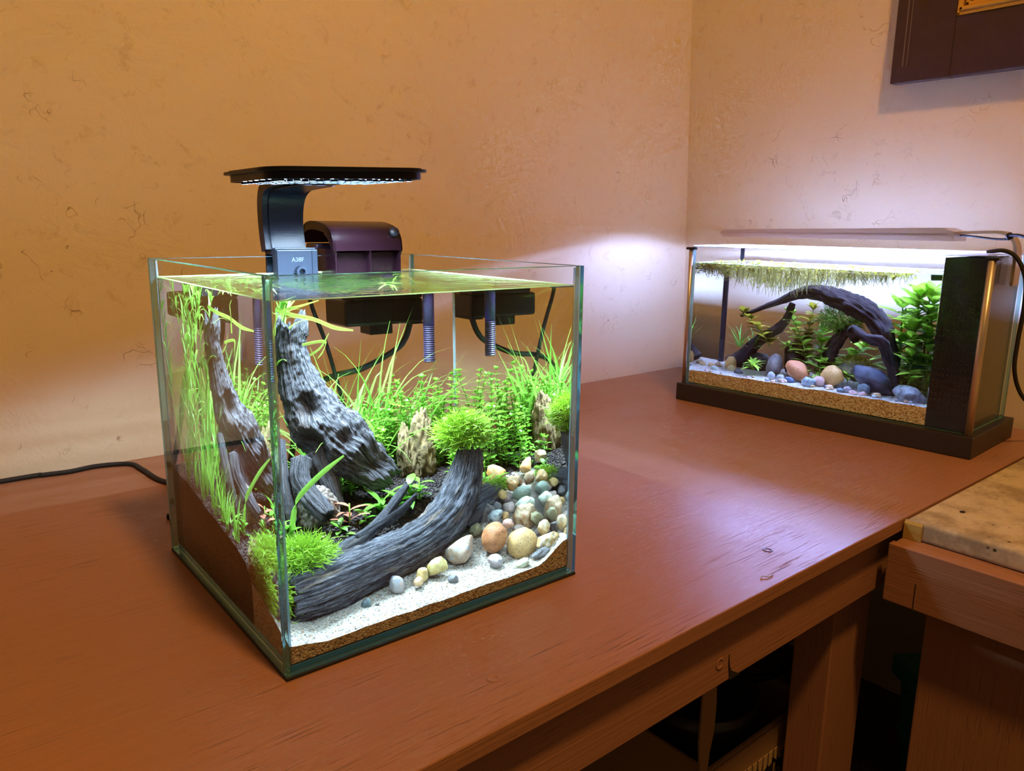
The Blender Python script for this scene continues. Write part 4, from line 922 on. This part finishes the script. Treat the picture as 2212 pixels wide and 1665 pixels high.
pc = MB(); pc.box(CX, CX + .003, gy0_ + t2 + .001, gy1_ - t2 - .001, .034, .2880); pc.box(CX + .003, gx1 - t2 - .001, gy0_ + t2 + .0008, gy0_ + t2 + .0024, .034, .2880); pc.box(CX + .003, gx1 - t2 - .001, gy1_ - t2 - .003, gy1_ - t2 - .001, .034, .2880)
pc.box(gx1 - t2 - .0024, gx1 - t2 - .0008, gy0_ + t2 + .003, gy1_ - t2 - .003, .034, .2880)
comp = a2.part('filter_compartment', pc, pt.m, label='black filter compartment at the end')
dm = MB()
for i in range(9):
    for j in range(22):
        x = CX + .006 + i * .006; z = .06 + j * .0095; dm.add([(x + q[0] * .0006, gy0_ - .0003, z + q[1] * .0006) for q in ((-1, -1), (1, -1), (1, 1), (-1, 1))], [(0, 1, 2, 3)], 0, False)
a2.part('dot_print', dm, plain('dot_print_grey', (.030, .034, .042), .5), comp, kind='stuff')
nz = MB(); nz.tube([(CX + .001, .06, .258), (CX - .014, .058, .258), (CX - .026, .056, .2565)], [.006, .0055, .0048], 14); a2.part('water_outlet', nz, M['black'])
cg = MB(); cg.box(gx0 + .002, gx1 - .004, gy0_ - .002, gy1_ + .002, H2 + .0004, H2 + .0034, r=.0008)
cgm = N('acrylic_cover'); gl_ = cgm.node('ShaderNodeBsdfGlossy', i_Color=(1, 1, 1, 1), i_Roughness=.40).outputs[0]
cgm.surf(cgm.node('ShaderNodeMixShader', i_Fac=cgm.math('ADD', .38, cgm.math('POWER', cgm.node('ShaderNodeLayerWeight', i_Blend=.5).outputs['Facing'], 4.0)), i_1=cgm.node('ShaderNodeBsdfTransparent', i_Color=(.95, .97, 1, 1)).outputs[0], i_2=gl_).outputs[0])
a2.part('cover', cg, cgm.m)
WZ2 = .2625
water_body('water', 'clear water filling the long aquarium in the corner', F2, gx0 + t2 + .0003, CX - .0006, gy0_ + t2 + .0003, gy1_ - t2 - .0003, .0345, WZ2, (.23, .09, .0345), M['water_top2'])
# its lamp: a slim arm over the cover
l2 = Thing('slim_lamp', 'slim silver LED lamp arching over the long aquarium', 'lamp', F2, (.505, .10, .25))
l2.part('lamp_head', MB().prism([(.026, .3185), (.040, .3240), (.418, .3305), (.434, .3245), (.434, .3215), (.420, .3190), (.030, .3175)], .072, .128, 'y'), M['silver'])
for yy, zl in ((.072, .3106), (.126, .3115)): l2.part('added_shade_lip', MB().prism([(.028, .3180), (.4335, .3225), (.4335, zl), (.034, zl)], yy, yy + .002, 'y'), M['silver'])  # lips added to hide the strip and keep its light off the wall
ap = [(z, x) for (x, z) in spline([(.430, .3225), (.470, .3245), (.494, .3240), (.508, .3140), (.5135, .2980), (.5145, .2700), (.5145, .2480)], 7)]
mb = MB(); V = []; Fc = []
for i, (z, x) in enumerate(ap):
    z2, x2 = ap[min(i + 1, len(ap) - 1)]; z1_, x1_ = ap[max(i - 1, 0)]; l = math.hypot(z2 - z1_, x2 - x1_); nz_, nx_ = (x2 - x1_) / l * .0022, -(z2 - z1_) / l * .0022
    V += [(x - nx_, .088, z - nz_), (x - nx_, .112, z - nz_), (x + nx_, .112, z + nz_), (x + nx_, .088, z + nz_)]
for i in range(len(ap) - 1):
    for j in range(4): Fc.append((i * 4 + j, i * 4 + (j + 1) % 4, (i + 1) * 4 + (j + 1) % 4, (i + 1) * 4 + j))
Fc += [(3, 2, 1, 0), tuple((len(ap) - 1) * 4 + j for j in range(4))]; mb.add(V, Fc, 0, False); l2.part('arm', mb, M['silver'])
l2.part('added_shade_cap', MB().box(.4325, .4345, .072, .128, .3106, .3225), M['silver'])  # cap added to block the strip's glare at the right end
l2.part('hanger', MB().box(.4915, .5010, .086, .114, .2470, .2900, r=.001), M['black'])
l2.part('grommet', MB().tube([(.5030, .0865, .3190), (.5060, .0835, .3200)], .0050, 12), M['black'])
LED2 = 1150.0
ls = MB(); ls.box(.045, .412, .082, .118, .3166, .3172); l2.part('led_strip', ls, emit_mat('blue_white_led', (.33, .44, 1.0), LED2))
cable('slim_lamp_cable', 'thin black wire under the slim lamp arm', [(.432, .099, .3195), (.455, .094, .3180), (.485, .090, .3150), (.505, .0845, .3150)], .0016, F2)
cable('aquarium_cable', 'black cable hanging beside the end of the long aquarium', [(.485, .060, .2960), (.505, .064, .2990), (.522, .066, .2900), (.536, .068, .262), (.540, .068, .220), (.538, .070, .170), (.538, .076, .126), (.545, .105, .086), (.560, .150, .060), (.59, .20, .04)], .0030, F2)
cable('lamp_power_cable', 'black cord leaving the slim lamp arm towards the right', [(.505, .083, .3205), (.525, .070, .3195), (.56, .050, .3050), (.60, .050, .26)], .0024, F2)
# sand
def h2(a, b): return .0575 + .006 * clamp(a / .44) + .05 * max(0, b - .06) + .0025 * noise.noise(Vector((a * 30, b * 30, 2))) + .001 * noise.noise(Vector((a * 110, b * 110, 5)))
S2 = gx0 + t2 + .0010
M['sand2'] = grain_mat('pale_gravel', [(0, (.70, .62, .50)), (.35, (.52, .42, .30)), (.55, (.80, .76, .70)), (.75, (.42, .31, .20)), (.88, (.66, .46, .36)), (.95, (.86, .84, .80))], 420, .0012)
solo('sand', field(h2, gx0 + t2 + .00015, CX - .0003, lambda x: gy0_ + t2 + .00015, gy1_ - t2 - .00015, 90, 40, .0352), M['sand2'], 'pale gravel bed covering the bottom of the long aquarium', 'sand', F2, (.23, .09, .0352), kind='stuff')
P2G = 'stones in the long aquarium'
ST2 = [('large smooth orange stone in the long aquarium', 'red', (.2149, .0720, .0817), .0440, .0330, .4, 0), ('round yellow-brown stone beside the orange stone', 'ybrown', (.2777, .0720, .0813), .0380, .0364, 0, 0),
       ('upright grey-brown stone behind the small white pebbles', 'greybr', (.1632, .0920, .0800), .0277, .0480, .1, 1), ('large slate black stone leaning near the filter compartment', 'slate', (.3457, .0760, .0840), .0760, .0360, .45, 0),
       ('grey and white rock next to the black filter compartment', 'greyw', (.4110, .0470, .0715), .0500, .0300, .1, 3), ('blue-grey pebble in front of the orange stone', 'bluew', (.2454, .0470, .0665), .0253, .0191, 0, 3),
       ('pale pink pebble between the orange and yellow-brown stones', 'pink', (.2603, .0570, .0710), .0213, .0183, .5, 1), ('orange-brown round stone at the left end', 'ybrown', (.0649, .1120, .0680), .0242, .0329, 0, 0),
       ('small yellow pebble at the left end', 'ytan', (.0752, .0920, .0620), .0171, .0154, 0, 0), ('small black oval pebble beside the yellow pebble', 'boulder', (.0996, .0720, .0605), .0201, .0134, .3, 0),
       ('pale green-white pebble at the left front', 'speck', (.0468, .0720, .0600), .0189, .0130, 0, 1), ('tan pebble close to the left end pane', 'tan', (.0260, .1020, .0610), .0141, .0124, 0, 1),
       ('tan-grey pebble behind the pale one at the left', 'creamb', (.0380, .1120, .0630), .0158, .0141, 0, 1), ('dark tall boulder behind the orange stone', 'boulder', (.1850, .1320, .0950), .0480, .0640, .4, 1),
       ('dark grey boulder under the driftwood foot', 'boulder', (.1080, .1420, .0760), .0580, .0500, 0, 1), ('teal-grey pebble in front of the slate stone', 'teal', (.3416, .0420, .0720), .0202, .0173, .2, 0),
       ('orange chip at the gravel front', 'orange', (.2855, .0420, .0645), .0149, .0105, .3, 3), ('teal chip at the gravel front', 'teal', (.3054, .0370, .0640), .0133, .0088, 0, 2), ('brown-pink pebble in front of the mossy rock', 'pinkg', (.3153, .0420, .0660), .0147, .0118, 0, 2),
       ('salmon pink chip lying at the very front', 'pink', (.3284, .0320, .0630), .0160, .0102, .2, 3), ('pink chip below the teal-grey pebble', 'pink', (.3439, .0320, .0640), .0144, .0093, -.2, 3), ('cream chip below the slate stone', 'orange', (.3641, .0370, .0650), .0157, .0100, 0, 2),
       ('tiny navy pebble below the yellow-brown stone', 'navy', (.2777, .0470, .0645), .0090, .0075, 0, 0), ('blue pebble at the left of the orange stone', 'navy', (.2115, .0470, .0655), .0172, .0109, .4, 1), ('small white round pebble below the upright stone', 'white', (.1718, .0570, .0670), .0144, .0144, 0, 0),
       ('small white pebble next to the blue pebble', 'white', (.1916, .0520, .0675), .0142, .0111, 0, 0), ('flat brown pebble under the white pebbles', 'creamb', (.2004, .0420, .0630), .0188, .0094, .1, 1), ('rough algae-covered rock behind the yellow-brown stone', 'olive', (.3081, .1020, .0920), .0640, .0340, .1, 2)]
for i, (lb, mt, c, w, h, roll, ct) in enumerate(ST2):
    stone('river_stone', lb, c, (w, max(w, h) * .75, h), SM[mt], F2, (0, roll, 0), 300 + i, .09 if ct < 2 else .18, ct, 3, 'stone', P2G)
for i in range(22):
    a = .03 + .40 * R.random(); b = .022 + .03 * R.random(); w = .005 + .005 * R.random(); k_ = R.choice(['white', 'pink', 'tan', 'greyb', 'orange', 'creamb'])
    stone('gravel_pebble', 'tiny loose pebble on the gravel of the long aquarium', (a, b, h2(a, b) + w * .2), (w, w * .9, w * .7), SM[k_], F2, (0, 0, R.random() * 3), 400 + i, .12, 1, 2, 'pebble', 'tiny loose pebbles on the gravel')
# driftwood arch
M['dwood'] = wood_mat('dark_brown_wood', (.010, .007, .007), (.040, .026, .026), (.10, .068, .062), (.16, .10, .08))
ar = Thing('driftwood_arch', 'dark brown driftwood arching across the long aquarium', 'driftwood', F2, (.20, .11, .065))
ar.part('limb', wood(MB(), [(.0792, .1120, .1637), (.1538, .1070, .1961), (.2061, .1020, .2180), (.2478, .1020, .2150), (.2969, .1020, .2010), (.3336, .1020, .1780), (.3613, .1020, .1314), (.3656, .1120, .0900)], [.0030, .0060, .0110, .0160, .0190, .0170, .0110, .0080], 31, 48, 12, .12, .16, rug=.2), M['dwood'])
ar.part('limb', wood(MB(), [(.0550, .1350, .0650), (.0800, .1320, .0860), (.1174, .1220, .1206), (.1645, .1120, .1565), (.1805, .1120, .1956)], [.0150, .0130, .0110, .0085, .0060], 33, 36, 10, .12, .18, rug=.2), M['dwood'])
ar.part('limb', wood(MB(), [(.3000, .0640, .1600), (.3099, .0620, .1679), (.3319, .0570, .1538), (.3568, .0620, .1474), (.3722, .0720, .1124), (.3799, .0820, .0800)], [.0035, .0055, .0075, .0100, .0085, .0075], 35, 30, 9, .16, .2, rug=.22), M['dwood'])
ar.part('limb', wood(MB(), [(.2500, .1120, .0850), (.2620, .1120, .1260), (.2831, .1120, .1566), (.3020, .1020, .1432)], [.0140, .0120, .0100, .0080], 37, 28, 8, .14, .2, rug=.2), M['dwood'])
# plants
LIM2 = (S2 + .001, CX - .003, gy0_ + t2 + .002, gy1_ - t2 - .002, WZ2 - .002)
for i, (a, b, h) in enumerate(((.385, .11, .155), (.398, .085, .165), (.408, .12, .160), (.418, .10, .150), (.372, .125, .140))):
    t = stem_plant((a, b, h2(a, b)), h, 'tall lime broad-leaved stem beside the filter compartment', 'tall lime stems in the long aquarium', F2, LIM2, .055, .0190, 12, .10, 'lime', 3, 'broad_stem_plant', each=True, prof=lance_prof, droop=.1)
for (a, b, lb) in ((.1280, .070, 'lime star-shaped rosette in front of the boulders'), (.2480, .085, 'lime rosette above the pink pebble'), (.1750, .125, 'green rosette on top of the upright stone'), (.3000, .085, 'lime rosette beside the mossy rock')):
    rosette((a, b, h2(a, b) + (.045 if 'upright' in lb else .012)), 16, .028, .0070, lb, 'lime', F2, LIM2, (.0, 1.0), rise=.012)
for (base, az, h, lean, lb, mt) in (((.150, .10, .115), 2.9, .085, 1.1, 'olive-brown leafy sprig at the left of the arch', 'olive'), ((.230, .09, .085), 2.4, .11, .8, 'green leafy stem at the centre of the long aquarium', 'lime'), ((.255, .075, .085), 1.9, .10, .7, 'pink-tipped leafy stem under the arch', 'lime'), ((.275, .085, .09), .9, .085, .7, 'leafy stem behind the yellow-brown stone', 'lime'), ((.210, .12, .10), 1.6, .09, .6, 'dark leafy stem behind the orange stone', 'olive'), ((.235, .10, .10), 2.9, .10, 1.0, 'olive leafy stem leaning to the left', 'olive')):
    stem_plant(base, h, lb, 'leafy stems in the long aquarium', F2, LIM2, .030, .0150, 9, lean * 1.6, mt, 3, 'leafy_stem_plant', each=True, prof=oval_prof, az=az)
for (a, b, z, lb) in ((.075, .125, .105, 'dark fern tuft on the driftwood foot'), (.105, .12, .105, 'dark fern tuft hanging from the left limb')):
    grass_plant((a, b, z), 14, .03, .06, lb, 'dark ferns on the driftwood', F2, LIM2, (.002, .0035), 1.5, 1.2, mat='broad', name='fern_tuft')
moss('algae_moss', 'grey-green moss over the rough rock in the long aquarium', (.3081, .0980, .1060), .030, .018, .008, 700, .006, F2, 'olive')
moss('hanging_moss', 'fine green moss hanging under the arch', (.2700, .1150, .1750), .040, .020, .020, 1100, .010, F2, 'broad', -.2)
moss('root_moss', 'brown-green fuzz at the foot of the tall lime stems', (.395, .100, .0720), .035, .035, .010, 900, .009, F2, 'olive', .2, lim=LIM2)
fm_ = MB()
for i in range(1500):
    a = .020 + (.36 * R.random() ** 1.25); b = gy0_ + t2 + .004 + R.random() * .15; dz = .010 + .030 * math.exp(-((a - .15) / .10) ** 2)
    z = WZ2 - .001 - dz * R.random() ** 1.8; az = R.random() * 6.28; d = Vector((math.cos(az), math.sin(az), R.gauss(0, .35))).normalized(); l = .005 + .006 * R.random()
    p0 = Vector((a, b, z)); ribbon(fm_, [p0, p0 + d * l * .5 + Vector((0, 0, .001)), p0 + d * l], l * .7, oval_prof, Vector((-math.sin(az), math.cos(az), 0)))
for v_i, v in enumerate(fm_.v): fm_.v[v_i] = (clamp(v[0], LIM2[0], LIM2[1]), clamp(v[1], LIM2[2], LIM2[3]), min(v[2], WZ2 + .004))
solo('floating_plants', fm_, M['olive'], 'mat of olive floating plants covering the long aquarium surface', 'plant', F2, (.2, .09, .25), kind='stuff')
rt = MB()
for i in range(900):
    a = .025 + .34 * R.random() ** 1.2; b = gy0_ + t2 + .004 + R.random() * .15; l = (.012 + .022 * math.exp(-((a - .17) / .09) ** 2)) * (.5 + R.random()); p0 = Vector((a, b, WZ2 - .006))
    ribbon(rt, [p0, p0 + Vector((R.gauss(0, .003), R.gauss(0, .003), -l * .5)), p0 + Vector((R.gauss(0, .004), R.gauss(0, .004), -l))], .0013, lambda t: 1 - .5 * t)
for v_i, v in enumerate(rt.v): rt.v[v_i] = (clamp(v[0], LIM2[0], LIM2[1]), clamp(v[1], LIM2[2], LIM2[3]), v[2])
solo('floating_roots', rt, leaf_mat('root_fuzz', (.30, .26, .06), (.44, .36, .12), .3), 'brownish hanging roots below the floating plants', 'roots', F2, (.2, .09, .24), kind='stuff')
lb_ = rosette((.128, .045, WZ2 + .0005), 9, .014, .010, 'bright lime floating plant standing above the surface', 'lime', F2, None, (.2, 1.2), oval_prof, name='floating_plantlet')

# ================================================================ UNDER THE BENCH
card = N('cardboard'); card.set(Base_Color=card.mix(card.noise(card.co('Object', (3, 3, 60)), 6, 4), (.30, .17, .07), (.40, .24, .11)), Roughness=.85)
ink = plain('black_print', (.012, .011, .010), .7)
cb = Thing('cardboard_box', 'open torn cardboard box with dark print under the bench', 'box', base=(.65, -.02, ZF))
cb.part('front_wall', MB().box(.525, .760, -.124, -.120, ZF, -.300), card.m)
cb.part('front_flap', MB().box(.528, .745, -.1275, -.1242, -.335, -.302), card.m)
cb.part('side_wall', MB().box(.525, .529, -.120, .10, ZF, -.300), card.m); cb.part('side_wall', MB().box(.756, .760, -.120, .10, ZF, -.300), card.m)
cb.part('back_wall', MB().box(.525, .760, .096, .10, ZF, -.300), card.m); cb.part('bottom', MB().box(.525, .760, -.12, .10, ZF, ZF + .004), card.m)
mb = MB(); mb.prism([(.500, -.180), (.524, -.172), (.527, -.21), (.526, -.245), (.520, -.27), (.518, -.300), (.5245, -.32), (.505, -.30), (.499, -.25)], -.128, -.1255, 'y'); cb.part('torn_flap', mb, card.m)
pm = MB(); pm.box(.600, .708, -.1252, -.1241, -.47, -.343); cb.part('print_panel', pm, ink)
tearm = MB(); tears = random.Random(3)
for i in range(13):
    x = .545 + i * .0120; tearm.prism([(x, -.335), (x + .009, -.334), (x + .008, -.346 - .012 * tears.random()), (x + .002, -.348 - .01 * tears.random())], -.1285, -.1262, 'y')
cb.part('torn_edge', tearm, plain('torn_paper', (.50, .34, .17), .9))
tm2 = text_mesh('sh', .050, .0004, Matrix.Translation((.672, -.1256, -.378)) @ RX, 'printed_letters'); cb.put('printed_letters', tm2, plain('print_letters_tan', (.34, .21, .10), .8), mat=Matrix.Identity(4))
pot = Thing('black_pan', 'dark round pan resting inside the cardboard box', 'pan', base=(.645, -.02, -.36))
V = []; Fc = []; k = 28; prof = [(.0, -.36), (.055, -.36), (.075, -.34), (.082, -.29), (.078, -.29), (.070, -.335), (.0, -.345)]
for (r_, z_) in prof:
    for j in range(k): V.append((.645 + r_ * math.cos(2 * PI * j / k), -.02 + r_ * math.sin(2 * PI * j / k), z_))
for i in range(len(prof) - 1):
    for j in range(k): Fc.append((i * k + j, i * k + (j + 1) % k, (i + 1) * k + (j + 1) % k, (i + 1) * k + j))
pot.part('bowl', MB().add(V, Fc), plain('dark_enamel', (.03, .026, .026), .3)); pot.part('handle', MB().tube(spline([(.72, -.05, -.295), (.75, -.075, -.285), (.79, -.09, -.26)], 5), .006, 8), M['black'])
tl = plain('teal_plastic', (.03, .34, .34), .35)
tl2 = plain('teal_plastic_lid', (.05, .46, .46), .3)
tq = Thing('plastic_tub', 'teal plastic tub on the floor behind the bench post', 'tub', Matrix.Translation((1.042, -.275, ZF)) @ Matrix.Rotation(math.radians(-37.7), 4, 'Z'), (0, 0, 0))
tq.part('tub_body', MB().prism([(-.075, .0), (.075, .0), (.095, .225), (-.095, .225)], -.105, .105, 'y'), tl); tq.part('tub_rim', MB().box(-.105, .105, -.120, .120, .225, .26, r=.004), tl2); tq.part('tub_lip', MB().box(-.093, .093, -.108, .108, .13, .137, r=.001), tl2)
sk = N('rough_burlap'); c = sk.co(); sk.set(Base_Color=sk.mix(sk.noise(c, 60, 6, .7), (.035, .025, .016), (.19, .14, .085)), Roughness=.95, Normal=sk.bump(sk.noise(c, 130, 5, .7), .006, 1.0))
V, Fc = rock((.26, .22, .20), 77, .3, 4, 0, 2.2); solo('burlap_sack', MB().add([v + Vector((.87, -.06, ZF + .07)) for v in V], Fc), sk.m, 'rough brown sack on the floor behind the bench post', 'sack', base=(.87, -.06, ZF))
# a bent staple lying on the bench
solo('bent_staple', MB().tube(spline([(.452, -.2145, .0007), (.458, -.2125, .0016), (.463, -.2165, .0010), (.471, -.2155, .0007)], 4), .0006, 6), plain('bright_steel', (.8, .8, .85), .2, 1.0), 'small bent bright staple on the bench edge', 'staple', base=(.46, -.215, 0))
